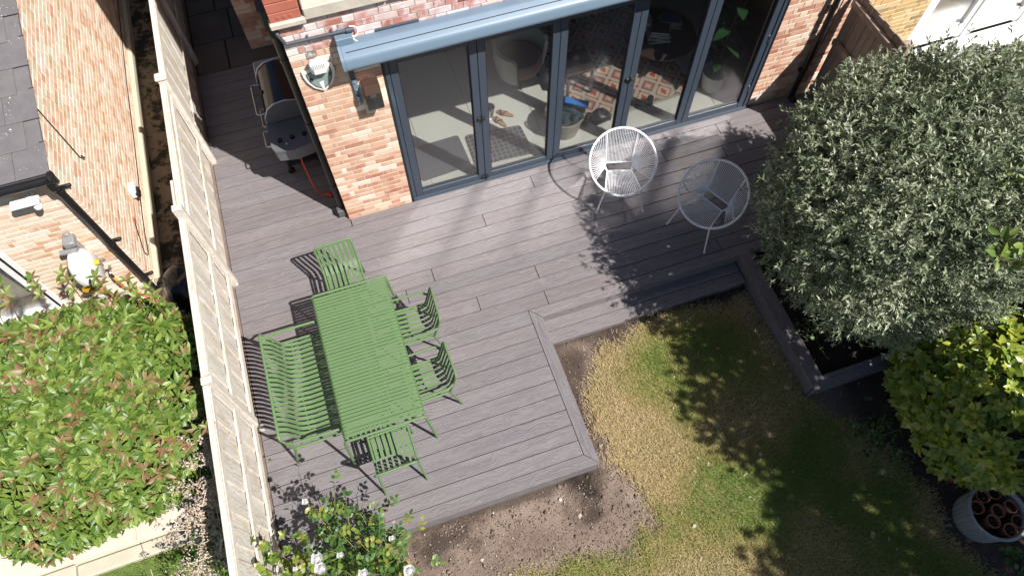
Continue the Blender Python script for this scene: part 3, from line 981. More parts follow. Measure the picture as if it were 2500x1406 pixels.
# room behind the doors
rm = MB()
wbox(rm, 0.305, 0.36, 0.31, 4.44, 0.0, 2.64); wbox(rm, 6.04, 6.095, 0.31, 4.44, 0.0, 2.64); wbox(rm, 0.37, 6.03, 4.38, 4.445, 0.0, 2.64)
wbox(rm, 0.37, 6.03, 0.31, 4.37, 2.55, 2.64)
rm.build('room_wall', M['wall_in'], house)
fl = MB(); wbox(fl, 0.31, 6.09, 0.135, 4.43, -0.28, -0.012)
flo = fl.build('room_floor', simple('tile_grout', (0.42, 0.40, 0.36), 0.9), house)
tm = MB().box((0, 0, 0), (0.793, 0.793, 0.012), 0.0015).mesh('floor_tile', M['tile'])
hm = MB().box((0, 0, 0), (0.793, 0.393, 0.012), 0.0015).mesh('floor_tile', M['tile'])
for i in range(7):
    place('floor_tile', hm, flo, local(flo, (0.72 + i * 0.8, 0.337, -0.005)))
    for j in range(5):
        place('floor_tile', tm, flo, local(flo, (0.72 + i * 0.8, 0.937 + j * 0.8, -0.005)))

# awning cassette
aw = thing('awning', 'long blue-grey closed awning cassette mounted above the folding glass doors', 'awning', (3.0, -0.1, 2.54))
prof = fillet([(0, 0.006, 2.745), (0, -0.11, 2.765), (0, -0.225, 2.70), (0, -0.245, 2.60), (0, -0.20, 2.545), (0, 0.006, 2.545)], [0, 0.03, 0.06, 0.05, 0.04, 0], 4)
AX0, AX1 = 0.475, 5.75
MB().prism([(AX0, p[1], p[2]) for p in prof], (AX1 - AX0, 0, 0)).build('cassette', M['awning'], aw, True)
e = MB()
big_p = [(0, p[1] - 0.004 if p[1] < 0 else p[1], p[2] + (0.004 if p[2] > 2.62 else -0.004)) for p in prof]
e.prism([(AX0 - 0.032, p[1], p[2]) for p in big_p], (0.030, 0, 0)); e.build('end_cap', M['awning'], aw, True)
MB().prism([(AX1 + 0.002, p[1], p[2]) for p in big_p], (0.030, 0, 0)).build('end_cap', M['awning'], aw, True)
lip = MB(); lip.box(((AX0 + AX1) / 2, -0.165, 2.7365), (AX1 - AX0 - 0.06, 0.006, 0.006), 0.0)
lip.build('seam', M['anth_dark'], aw)
br = MB(); br.box((0.525, -0.045, 2.80), (0.16, 0.11, 0.075), 0.006); br.box((0.535, -0.012, 2.855), (0.10, 0.03, 0.05), 0.004)
br.build('wall_bracket', M['awning'], aw)
br = MB(); br.box((2.52, -0.045, 2.785), (0.12, 0.11, 0.05), 0.006); br.build('wall_bracket', M['awning'], aw)
rl = MB(); rl.box((1.03, -0.008, 2.765), (0.42, 0.016, 0.02), 0.002); rl.build('mounting_rail', M['anth'], aw)

# alarm box with its shield-shaped back plate
al = thing('alarm_box', 'white alarm siren box over a grey shield plate on the brick pier', 'alarm box', (0.22, -0.02, 2.40))
sh = [(0.06, 2.50), (0.13, 2.515), (0.20, 2.545), (0.28, 2.53), (0.36, 2.535), (0.365, 2.45), (0.345, 2.36), (0.30, 2.28), (0.215, 2.215), (0.13, 2.28), (0.085, 2.36), (0.065, 2.43)]
MB().prism([(a, -0.030, b) for a, b in sh], (0, 0.022, 0)).build('back_plate', simple('shield_white', (0.72, 0.72, 0.70), 0.5), al)
c = np.mean(sh, 0)
MB().prism([((a - c[0]) * 0.80 + c[0], -0.0325, (b - c[1]) * 0.80 + c[1] - 0.012) for a, b in sh], (0, 0.0024, 0)).build('black_outline', M['black'], al)
MB().prism([((a - c[0]) * 0.74 + c[0], -0.0345, (b - c[1]) * 0.74 + c[1] - 0.012) for a, b in sh], (0, 0.0024, 0)).build('grey_field', simple('shield_grey_green', (0.24, 0.30, 0.29), 0.5), al)
bx = MB(); bx.box((0, 0, 0), (0.165, 0.08, 0.165), 0.028); bx.build('siren_housing', M['white'], al, True, loc=local(al, (0.235, -0.072, 2.572)))
v = MB()
for i in range(7): v.box((0.185 + i * 0.016, -0.1125, 2.605), (0.006, 0.003, 0.06), 0.0)
v.build('vent_slots', simple('vent_shadow_grey', (0.35, 0.35, 0.35), 0.6), al)
v = MB(); v.prism([(0.19, -0.0365, 2.345), (0.235, -0.0365, 2.355), (0.222, -0.0365, 2.245), (0.205, -0.0365, 2.24)], (0, 0.0015, 0)); v.build('white_flash', M['white'], al)
def text(body, size, loc, rot, mat, parent, name='lettering'):
    cu = bpy.data.curves.new(name, 'FONT'); cu.body = body; cu.size = size; cu.extrude = 0.0008; cu.align_x = 'CENTER'; cu.offset = size * 0.025
    o = bpy.data.objects.new(name, cu); COL.objects.link(o)
    dg = bpy.context.evaluated_depsgraph_get()
    me = bpy.data.meshes.new_from_object(o.evaluated_get(dg)); bpy.data.objects.remove(o)
    me.name = name; me.materials.clear(); me.materials.append(mat)
    return place(name, me, parent, local(parent, loc), rot)
text('B', 0.062, (0.128, -0.0365, 2.378), (PI / 2, 0, 0), M['black'], al)
text('E', 0.05, (0.312, -0.0365, 2.40), (PI / 2, 0, 0), M['black'], al)
MB().box((0.21, -0.02, 2.69), (0.09, 0.03, 0.07), 0.01).build('top_bracket', glass_mat('clear_plastic', 0.25), al)

# bracketed wall lamp
lp = thing('wall_lamp', 'square bronze wall lantern with a bare bulb on the brick pier', 'lamp', (0.66, -0.06, 1.9))
m = MB(); m.prism([(0.575, -0.015, 2.20), (0.735, -0.015, 2.20), (0.735, -0.14, 2.235), (0.575, -0.14, 2.235)], (0, 0, 0.012))
m.prism([(0.575, -0.145, 2.235), (0.735, -0.145, 2.235), (0.735, -0.150, 2.13), (0.575, -0.150, 2.13)], (0, 0.006, 0)); m.build('hood', simple('bronze', (0.16, 0.10, 0.075), 0.45, metal=0.6), lp)
MB().box((0.655, -0.01, 2.06), (0.165, 0.012, 0.30), 0.003).build('back_plate', simple('bronze_dark', (0.09, 0.07, 0.06), 0.5, metal=0.5), lp)
for x in (0.576, 0.734): MB().prism([(x, -0.015, 1.93), (x, -0.145, 1.93), (x, -0.15, 2.13), (x, -0.14, 2.235), (x, -0.015, 2.20)], (0.003, 0, 0)).build('side_pane', M['glass'], lp)
MB().box((0.655, -0.147, 2.03), (0.155, 0.004, 0.195)).build('front_pane', M['glass'], lp)
m = MB(); m.box((0.655, -0.08, 1.922), (0.165, 0.14, 0.014), 0.003); m.tube([(0.655, -0.075, 1.93), (0.655, -0.075, 1.99)], 0.018, 12); m.build('lamp_base', M['black'], lp)
MB().sphere((0.655, -0.075, 2.04), 0.03, sq=(1, 1, 1.5)).build('bulb', glass_mat('bulb_glass', 0.15), lp, True)
ab = thing('awning_arm_bracket', 'narrow dark blue metal bracket bolted beside the wall lantern', 'bracket', (0.51, -0.02, 1.95))
m = MB(); m.box((0.512, -0.022, 2.10), (0.05, 0.03, 0.33), 0.006); m.box((0.512, -0.05, 2.0), (0.03, 0.03, 0.12), 0.004); m.build('plate', M['awning'], ab)
m = MB(); m.box((0.505, -0.02, 2.36), (0.052, 0.026, 0.17), 0.004); m.build('upper_arm', M['anth'], ab)
for z in (2.23, 2.13): MB().sphere((0.512, -0.04, z), 0.013, sq=(1, 0.5, 1)).build('bolt', M['awning'], ab, True)
# ------------------------------------------------------------------ left neighbour: low brick extension with slate roof
NBX, NBY, NBZ = -2.48, 0.06, -0.30
nb = thing('brick_house', 'pale orange brick neighbouring house with grey slate roof beyond the fence', 'house', (-3.6, 2.5, NBZ))
roof_z = lambda y: 2.10 + 0.25 * (y - NBY)
w = MB()
w.prism([(NBX - 0.25, NBY, NBZ), (NBX - 0.25, 7.5, NBZ), (NBX - 0.25, 7.5, roof_z(7.5) - 0.03), (NBX - 0.25, NBY, roof_z(NBY) - 0.03)], (0.25, 0, 0))
wE = w.build('wall', M['mortar_nb'], nb)
w = MB(); wbox(w, -3.52, NBX - 0.251, NBY, NBY + 0.25, NBZ, 2.06); wbox(w, -6.5, -3.52, NBY, NBY + 0.25, 1.75, 2.06); wbox(w, -6.5, -5.4, NBY, NBY + 0.25, NBZ, 1.75)
wS = w.build('wall', M['mortar_nb'], nb)
bk = []
lay(bk, (NBX, NBY + 0.105, 0), (0, 1, 0), (1, 0, 0), 6.0, NBZ + 0.16, 3.6, 'brick_nb', seed=11)
bk = [b for b in bk if b[0][2] + 0.05 < roof_z(b[0][1])]
lay(bk, (-3.52, NBY, 0), (1, 0, 0), (0, -1, 0), 1.046, NBZ + 0.16, 2.02, 'brick_nb', seed=12)
emit_bricks(bk, wE)
pl = MB(); pl.box((NBX + 0.035, 3.5, NBZ + 0.07), (0.07, 6.9, 0.16), 0.012); pl.box((-3.0, NBY - 0.03, NBZ + 0.07), (1.04, 0.06, 0.16), 0.012)
pl.build('plinth', M['concrete'], nb)
rs = MB(); rs.prism([(-6.5, -0.06, roof_z(-0.06)), (NBX + 0.03, -0.06, roof_z(-0.06)), (NBX + 0.03, 7.5, roof_z(7.5)), (-6.5, 7.5, roof_z(7.5))], (0, 0, 0.03))
rfo = rs.build('roof', M['slate'], nb)
sm = [MB().box((0, 0, 0), (0.296, 0.33, 0.012), 0.002).mesh('slate', M['slate']) for _ in range(1)][0]
sl_ang = math.atan(0.25)
for j in range(16):
    for i in range(7):
        x = NBX - 0.10 - i * 0.30 - (0.15 if j % 2 else 0)
        y = 0.08 + j * 0.285
        place('slate', sm, rfo, local(rfo, (x, y, roof_z(y) + 0.047)), (sl_ang - 0.035 + random.uniform(-.006, .006), random.uniform(-.005, .005), 0))
clip_m = MB().box((0, 0, 0), (0.05, 0.008, 0.006), 0.001).mesh('slate_clip', M['steel'])
for j in range(8):
    y = 0.25 + j * 0.285
    place('slate_clip', clip_m, rfo, local(rfo, (NBX + 0.03, y, roof_z(y) + 0.04)))
gt = MB()
for (r0, x0, x1) in ((0.058, -6.5, -2.45),):
    pts = [(0, -0.11 + r0 * math.cos(a), 2.08 + r0 * math.sin(a)) for a in np.linspace(PI, 2 * PI, 9)] + [(0, -0.11 + (r0 - 0.006) * math.cos(a), 2.08 + (r0 - 0.006) * math.sin(a)) for a in np.linspace(2 * PI, PI, 9)]
    gt.prism([(x0, p[1], p[2]) for p in pts], (x1 - x0, 0, 0))
gt.lathe([(0.062, 0), (0.062, 0.03)], 14, (0, 0, 0))
for j in range(len(gt.V) - 28, len(gt.V)):
    v = gt.V[j]; gt.V[j] = (-2.45 + v[2], -0.11 + v[0], 2.08 + v[1])
gt.build('gutter', M['black'], nb, True)
MB().box((-4.5, 0.03, 1.96), (4.05, 0.024, 0.20), 0.002).build('fascia_board', simple('dark_brown_fascia', (0.05, 0.035, 0.03), 0.6), nb)
d = MB(); d.tube(fillet([(-2.50, -0.11, 2.04), (-2.50, -0.11, 1.93), (-2.52, -0.02, 1.84), (-2.52, -0.02, -0.28)], 0.05), 0.037, 14)
for z in (1.9, 1.75, 0.75, -0.02): d.tube([(-2.52, -0.02 if z < 1.8 else -0.07, z), (-2.52, -0.02 if z < 1.8 else -0.075, z + 0.045)], 0.043, 14)
for z in (1.78, 0.78, 0.0): d.box((-2.47, 0.03, z), (0.11, 0.03, 0.03), 0.003)
d.build('downpipe', M['black'], nb, True)
# white patio door at the left edge
d = MB(); d.box((-3.545, 0.10, 0.72), (0.07, 0.10, 2.04), 0.005); d.box((-4.5, 0.10, 1.72), (1.84, 0.10, 0.07), 0.005); d.box((-4.5, 0.10, -0.26), (1.84, 0.12, 0.08), 0.005)
d.box((-3.66, 0.11, 0.72), (0.085, 0.06, 1.92), 0.004); d.box((-4.45, 0.11, 0.72), (0.085, 0.06, 1.92), 0.004)
dd = d.build('patio_door', M['white'], nb)
MB().box((-4.05, 0.12, 0.72), (0.70, 0.02, 1.9)).build('glass_pane', M['glass'], dd)
MB().box((-3.607, 0.075, 0.72), (0.012, 0.03, 1.95)).build('gasket', M['black'], dd)
MB().box((-4.4, 1.2, -0.27), (1.7, 1.6, 0.04)).build('room_floor', simple('beige_floor', (0.5, 0.45, 0.36), 0.5), nb)
c = MB(); c.tube(fillet([(NBX + 0.012, 0.66, 2.21), (NBX + 0.012, 0.67, 1.45), (NBX + 0.05, 0.69, 1.40), (NBX + 0.012, 0.71, 1.44)], 0.03), 0.006, 6); c.build('cable', M['black'], nb, True)
c = MB(); c.tube(fillet([(NBX + 0.014, 6.0, -0.02), (NBX + 0.014, 3.2, 0.01), (NBX + 0.014, 2.0, -0.02), (NBX + 0.014, 0.9, 0.0), (NBX + 0.014, 0.32, -0.06), (NBX + 0.014, 0.30, 0.06), (NBX + 0.014, 0.62, 0.24)], 0.06), 0.006, 6); c.build('cable', M['black'], nb, True)
MB().box((NBX + 0.012, 0.66, 0.25), (0.024, 0.06, 0.07), 0.004).build('socket_box', M['terracotta_red'], nb)
o = thing('vent_box', 'small white box with a black cover on the orange brick side wall', 'vent', (NBX + 0.04, 1.1, 0.24))
MB().box((NBX + 0.045, 1.10, 0.27), (0.08, 0.15, 0.15), 0.015).build('housing', M['white'], o)
MB().box((NBX + 0.085, 1.08, 0.235), (0.05, 0.13, 0.10), 0.015).build('cover', M['black'], o)
o = thing('security_light', 'white wall floodlight with round sensor under the dark gutter', 'security light', (-2.83, 0.0, 1.8))
MB().box((-2.84, -0.07, 1.80), (0.27, 0.10, 0.035), 0.008).build('lamp_head', M['white'], o)
MB().box((-2.86, -0.075, 1.777), (0.22, 0.08, 0.012), 0.004).build('lens', M['steel'], o)
MB().sphere((-2.755, -0.09, 1.73), 0.04).build('sensor', M['white'], o, True)
MB().box((-2.80, 0.02, 1.78), (0.06, 0.09, 0.05), 0.006).build('mount', M['white'], o)
# hose reel
hr = thing('hose_reel', 'white wall-mounted hose reel with yellow handle on the brick wall', 'hose reel', (-2.83, -0.1, 0.72))
m = MB(); m.lathe([(0.02, -0.11), (0.17, -0.105), (0.225, -0.06), (0.235, 0.0), (0.225, 0.06), (0.17, 0.105), (0.02, 0.11)], 28, (0, 0, 0))
m.V = [(-2.83 + v[2], -0.20 + v[0] * 0.86, 0.72 + v[1] * 1.15) for v in m.V]; m.build('casing', M['white'], hr, True)
m = MB(); m.lathe([(0.02, 0), (0.055, 0.0), (0.055, 0.012), (0.02, 0.012)], 18, (0, 0, 0)); m.V = [(-2.87 + v[0] * 1.2, -0.405 + v[2], 0.62 + v[1]) for v in m.V]; m.build('hose_slot', simple('yellow_hose', (0.62, 0.36, 0.02), 0.5), hr)
m = MB(); m.tube([(-2.715, -0.20, 0.78), (-2.66, -0.20, 0.78)], 0.028, 10); m.build('crank', simple('yellow_plastic', (0.70, 0.42, 0.03), 0.4), hr, True)
m = MB(); m.tube([(-2.66, -0.20, 0.78), (-2.60, -0.21, 0.80)], 0.018, 10); m.build('handle', simple('grey_plastic', (0.16, 0.16, 0.17), 0.4), hr, True)
m = MB(); m.box((-2.84, -0.02, 1.02), (0.12, 0.14, 0.08), 0.012); m.tube([(-2.96, -0.11, 0.97), (-2.78, -0.13, 0.98)], 0.03, 12); m.box((-2.84, 0.03, 0.8), (0.06, 0.05, 0.6), 0.01); m.build('wall_mount', simple('grey_mount', (0.24, 0.24, 0.25), 0.45), hr, True)
m = MB(); m.tube(fillet([(-2.98, -0.12, 0.75), (-3.0, -0.12, 0.4), (-2.9, -0.16, 0.1), (-2.7, -0.2, -0.22)], 0.1), 0.011, 8); m.build('hose', simple('orange_hose', (0.62, 0.12, 0.03), 0.45), hr, True)
tp = thing('garden_tap', 'brass garden tap with an orange hose near the black downpipe', 'tap', (-2.76, 0.0, 0.30))
m = MB(); m.tube(fillet([(-2.76, 0.07, 0.33), (-2.76, -0.06, 0.33), (-2.76, -0.07, 0.24)], 0.02), 0.013, 8); m.tube([(-2.80, -0.03, 0.37), (-2.72, -0.03, 0.37)], 0.008, 6); m.tube([(-2.76, -0.03, 0.33), (-2.76, -0.03, 0.37)], 0.007, 6); m.build('spout', M['steel'], tp, True)
m = MB(); m.tube([(-2.76, -0.07, 0.25), (-2.76, -0.075, 0.19)], 0.016, 8); m.build('connector', simple('tap_yellow', (0.7, 0.45, 0.05), 0.4), tp, True)
m = MB(); m.tube(fillet([(-2.76, -0.075, 0.2), (-2.75, -0.08, 0.0), (-2.6, -0.12, -0.25), (-2.45, -0.3, -0.28)], 0.08), 0.012, 8); m.build('hose', simple('orange_hose_b', (0.62, 0.12, 0.03), 0.45), tp, True)

# neighbour's paving, alley and grass
pv = MB(); wbox(pv, -6.5, -1.58, -3.02, 0.05, -0.36, -0.312)
pv = pv.build('paving', M['concrete']); tag(pv, kind='structure')
for (x0, x1) in ((-5.6, -4.72), (-4.71, -3.83), (-3.82, -3.02), (-3.01, -2.25)):
    for (y0, y1) in ((-2.98, -2.42), (-2.41, -1.6), (-1.59, -0.8), (-0.79, 0.0)):
        place('slab', MB().box((0, 0, 0), (x1 - x0 - 0.012, y1 - y0 - 0.012, 0.03), 0.004).mesh('slab', M['slab_nb']), pv, ((x0 + x1) / 2, (y0 + y1) / 2, -0.305 + random.uniform(-.002, .002)))
for i, (x0, x1) in enumerate(((-6.2, -4.95), (-4.94, -3.62), (-3.61, -2.5), (-2.49, -1.62))):
    place('kerb_stone', MB().box((0, 0, 0), (x1 - x0 - 0.008, 0.15, 0.10), 0.012).mesh('kerb_stone', M['concrete']), pv, ((x0 + x1) / 2, -3.09, -0.335), (0, 0, 0.02))
al_ = MB(); wbox(al_, -2.41, -1.60, 0.02, 8.0, -0.36, -0.30); al_ = tag(al_.build('path', M['path']), kind='structure')
n = 9000
x = rng.uniform(-4.0, -1.65, n); y = rng.uniform(-3.75, -3.16, n)
blades('grass', x, y, np.full(n, -0.37), np.clip(0.85 + rng.normal(0, 0.1, n), 0, 1), 'bright green lawn edge beyond the pale kerb stones in the left garden', 0.04, 0.08)
gs = MB(); wbox(gs, -6.5, -1.6, -9.0, -3.17, -0.42, -0.365); tag(gs.build('lawn', simple('green_turf', (0.09, 0.14, 0.03), 0.95, var=0.4, scale=12)), kind='structure')
# dark patio behind the side passage
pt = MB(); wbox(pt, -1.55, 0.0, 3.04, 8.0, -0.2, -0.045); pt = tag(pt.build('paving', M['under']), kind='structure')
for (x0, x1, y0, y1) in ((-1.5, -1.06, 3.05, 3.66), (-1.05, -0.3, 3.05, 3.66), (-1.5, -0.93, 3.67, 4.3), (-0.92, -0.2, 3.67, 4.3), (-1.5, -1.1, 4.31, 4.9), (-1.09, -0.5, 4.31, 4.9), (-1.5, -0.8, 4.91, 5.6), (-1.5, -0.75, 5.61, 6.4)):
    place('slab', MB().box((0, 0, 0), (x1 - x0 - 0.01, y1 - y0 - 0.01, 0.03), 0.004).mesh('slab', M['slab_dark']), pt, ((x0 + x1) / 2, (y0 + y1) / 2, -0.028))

# ------------------------------------------------------------------ left fence
fn = thing('timber_fence', 'sun-bleached timber panel fence with posts along the left side of the deck', 'fence', (-1.52, -0.4, GZ))
POST_Y = [5.22, 3.34, 1.455, -0.45, -2.31, -4.19]
for i, y in enumerate(POST_Y):
    h = [1.50, 1.50, 1.52, 1.63, 1.50, 1.5][i]
    m = MB().box((0, 0, 0), (0.098, 0.075, h + 0.30), 0.006)
    po = m.build('post', M['fence'], fn, loc=local(fn, (-1.513, y, (h - 0.30) / 2)))
    po.rotation_euler = (random.uniform(-.006, .006), 0, 0)
    if i == 2: MB().box((0, 0, 0), (0.13, 0.11, 0.03), 0.008).build('post_cap', M['fence'], po, loc=(0, 0, (h + 0.3) / 2 + 0.016))
    if i == 3:
        MB().box((0, 0, 0), (0.05, 0.42, 0.05), 0.006).build('packing_batten', M['fence_y'], fn, loc=local(fn, (-1.575, y + 0.30, 1.42)))
RAILS = {0: [(0.40, 0.52)], 1: [(0.40, 0.52)], 2: [(0.44, 0.56), (1.19, 1.30)], 3: [(0.72, 0.84), (0.16, 0.28)], 4: [(0.72, 0.84), (0.16, 0.28)]}
for p_ in range(5):
    ya, yb = POST_Y[p_ + 1] + 0.042, POST_Y[p_] - 0.042
    zt = [1.40, 1.40, 1.44, 1.45, 1.45][p_]
    cap = MB().box((0, 0, 0), (0.052, yb - ya, 0.028), 0.004)
    pan = cap.build('fence_panel', M['fence_y'], fn, loc=local(fn, (-1.532, (ya + yb) / 2, zt + 0.016)))
    nb_ = 13; wd = (yb - ya) / nb_
    bm_ = MB().box((0, 0, 0), (0.012, wd + 0.012, zt - 0.13), 0.002).mesh('board', M['fence'])
    for i in range(nb_):
        place('board', bm_, pan, local(pan, (-1.541 + (0.0125 if i % 2 else 0), ya + (i + 0.5) * wd, (zt + 0.13) / 2 + random.uniform(-.004, .002))))
    for (z0, z1) in [(zt - 0.075, zt - 0.002)] + RAILS[p_]:
        MB().box((0, 0, 0), (0.022, yb - ya - 0.004, z1 - z0), 0.004).build('rail', M['fence_y'], pan, loc=local(pan, (-1.511, (ya + yb) / 2, (z0 + z1) / 2)))
    for yy in (ya + 0.02, yb - 0.02):
        MB().box((0, 0, 0), (0.018, 0.036, zt - 0.15), 0.003).build('stile', M['fence'], pan, loc=local(pan, (-1.5145, yy, zt / 2 + 0.05)))
    MB().box((0, 0, 0), (0.026, yb - ya - 0.002, 0.42), 0.004).build('gravel_board', M['fence_by'], pan, loc=local(pan, (-1.535, (ya + yb) / 2, -0.085)))

# ------------------------------------------------------------------ right fence (in the shade)
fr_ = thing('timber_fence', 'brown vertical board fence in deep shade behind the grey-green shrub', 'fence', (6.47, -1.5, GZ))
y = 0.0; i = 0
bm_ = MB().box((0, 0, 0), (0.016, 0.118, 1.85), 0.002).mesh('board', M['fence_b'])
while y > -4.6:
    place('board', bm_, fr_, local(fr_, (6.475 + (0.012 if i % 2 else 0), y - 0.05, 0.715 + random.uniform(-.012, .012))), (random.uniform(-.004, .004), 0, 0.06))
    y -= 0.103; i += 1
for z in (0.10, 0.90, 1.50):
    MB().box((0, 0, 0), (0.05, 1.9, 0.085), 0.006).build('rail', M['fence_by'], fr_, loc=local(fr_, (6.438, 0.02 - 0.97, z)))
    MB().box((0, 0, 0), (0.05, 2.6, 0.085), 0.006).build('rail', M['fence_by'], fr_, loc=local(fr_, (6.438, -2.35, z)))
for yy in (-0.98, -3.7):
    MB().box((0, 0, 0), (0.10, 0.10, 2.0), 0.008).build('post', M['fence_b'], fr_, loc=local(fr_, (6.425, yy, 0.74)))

# ------------------------------------------------------------------ right neighbour: yellow brick and white doors
rn = thing('brick_house', 'yellow brick neighbouring house with white glazed doors at the top right', 'house', (9.0, 0.6, GZ))
RY = 0.22
w = MB(); wbox(w, 6.60, 8.02, RY, RY + 0.3, GZ, 3.4); wbox(w, 8.02, 13.0, RY, RY + 0.3, 2.1, 3.4)
rw_ = w.build('wall', M['mortar_nb'], rn)
bk = []; lay(bk, (6.6, RY, 0), (1, 0, 0), (0, -1, 0), 1.42, GZ, 2.6, 'brick_y', seed=21)
emit_bricks(bk, rw_, 160)
d = MB()
d.box((8.07, RY + 0.06, 0.98), (0.10, 0.12, 2.2), 0.006)
for (a, b) in ((8.12, 9.05), (9.14, 10.05), (10.14, 11.1)):
    d.box((a + 0.05, RY + 0.06, 1.0), (0.10, 0.07, 2.1), 0.005); d.box((b - 0.05, RY + 0.06, 1.0), (0.10, 0.07, 2.1), 0.005)
    d.box(((a + b) / 2, RY + 0.06, 0.10), (b - a - 0.2, 0.068, 0.22), 0.005); d.box(((a + b) / 2, RY + 0.06, 2.0), (b - a - 0.2, 0.068, 0.12), 0.005)
    d.box((b + 0.045, RY + 0.06, 1.0), (0.086, 0.11, 2.1), 0.005)
dd = d.build('glazed_door', M['white'], rn)
for (a, b) in ((8.12, 9.05), (9.14, 10.05), (10.14, 11.1)):
    MB().box(((a + b) / 2, RY + 0.07, 1.08), (b - a - 0.19, 0.02, 1.74)).build('glass_pane', M['glass'], dd)
    MB().box(((a + b) / 2 + 0.33, RY + 0.022, 0.22), (0.05, 0.02, 0.05), 0.004).build('handle', M['steel'], dd)
s = MB(); wbox(s, 8.02, 11.3, RY - 0.42, RY + 0.0, GZ, -0.03); s.build('door_step', M['white'], rn)
s = MB(); wbox(s, 8.02, 13.0, RY + 0.31, 4.0, GZ, -0.05); s.build('room_floor', simple('beige_room_floor', (0.55, 0.43, 0.32), 0.5, var=0.2, scale=2), rn)
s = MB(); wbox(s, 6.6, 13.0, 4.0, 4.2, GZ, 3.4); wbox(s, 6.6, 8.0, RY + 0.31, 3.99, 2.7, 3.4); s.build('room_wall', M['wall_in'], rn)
# ------------------------------------------------------------------ green slatted dining set
TR = 0.0145
tb = thing('dining_table', 'long green slatted metal dining table on the deck', 'table', (-0.17, -2.18, 0))
ax, bx_ = -0.575, 0.230
for yE, dy in ((-1.350, 0.0), (-3.000, -0.02)):
    m = MB().tube(fillet([(ax - 0.05, yE + dy, 0.0), (ax, yE, 0.73), (bx_, yE, 0.73), (bx_ + 0.045, yE + dy, 0.0)], 0.055, 6), TR, 12)
    m.build('end_frame', M['green'], tb, True)
for x in (ax + 0.012, bx_ - 0.012):
    MB().tube([(x, -1.36, 0.690), (x, -2.99, 0.690)], 0.012, 10).build('side_rail', M['green'], tb, True)
MB().box((-0.17, -2.175, 0.722), (0.035, 1.60, 0.012), 0.002).build('centre_rail', M['green'], tb)
prof = fillet([(ax - 0.004, 0, 0.69), (ax + 0.012, 0, 0.738), (bx_ - 0.012, 0, 0.738), (bx_ + 0.004, 0, 0.69)], 0.04, 5)
NS = 42
st_ = (2.995 - 1.355 - 0.05) / NS
slat = MB().strip(prof, (0, 1, 0), st_ - 0.0062, 0.004).mesh('slat', M['green'])
for i in range(NS):
    place('slat', slat, tb, local(tb, (0, -1.355 - 0.027 - (i + 0.5) * st_, 0)), (0, 0, random.uniform(-.002, .002)))

bn = thing('bench', 'green slatted metal bench with back and armrests between table and fence', 'bench', (-0.9, -2.2, 0))
yN, yS = -1.625, -2.795
m = MB().tube(fillet([(-1.19, yN, 0.0), (-1.10, yN, 0.44), (-1.155, yN, 0.79), (-1.155, yS, 0.79), (-1.10, yS, 0.44), (-1.19, yS, 0.0)], 0.05, 5), TR, 12); m.build('back_frame', M['green'], bn, True)
m = MB().tube(fillet([(-0.53, yN, 0.0), (-0.575, yN, 0.43), (-0.575, yS, 0.43), (-0.53, yS, 0.0)], 0.05, 5), TR, 12); m.build('front_frame', M['green'], bn, True)
for y in (yN - 0.0, yS + 0.0):
    MB().tube(fillet([(-1.13, y, 0.63), (-1.05, y + (0.03 if y > -2 else -0.03), 0.645), (-0.60, y + (0.03 if y > -2 else -0.03), 0.645), (-0.575, y, 0.44)], 0.05, 5), TR * 0.95, 12).build('armrest', M['green'], bn, True)
    MB().tube([(-1.09, y, 0.42), (-0.575, y, 0.425)], TR * 0.9, 10).build('side_rail', M['green'], bn, True)
m = MB().tube([(-1.14, yS + 0.01, 0.24), (-0.60, yS + 0.55, 0.42)], 0.0045, 6); m.tube([(-1.14, yN - 0.01, 0.24), (-0.60, yN - 0.55, 0.42)], 0.0045, 6); m.build('brace', M['green'], bn, True)
MB().tube([(-0.93, yN, 0.405), (-0.93, yS, 0.405)], 0.009, 8).build('seat_rail', M['green'], bn, True)
prof = fillet([(-1.150, 0, 0.785), (-1.125, 0, 0.765), (-1.08, 0, 0.72), (-0.985, 0, 0.46), (-0.85, 0, 0.425), (-0.60, 0, 0.445), (-0.57, 0, 0.43)], [0, 0.03, 0.12, 0.12, 0.1, 0.03, 0], 4)
NB_ = 21; sb_ = (yN - yS - 0.05) / NB_
slat = MB().strip(prof, (0, 1, 0), 0.034, 0.004).mesh('slat', M['green'])
for i in range(NB_):
    place('slat', slat, bn, local(bn, (0, yN - 0.025 - (i + 0.5) * sb_, 0)))

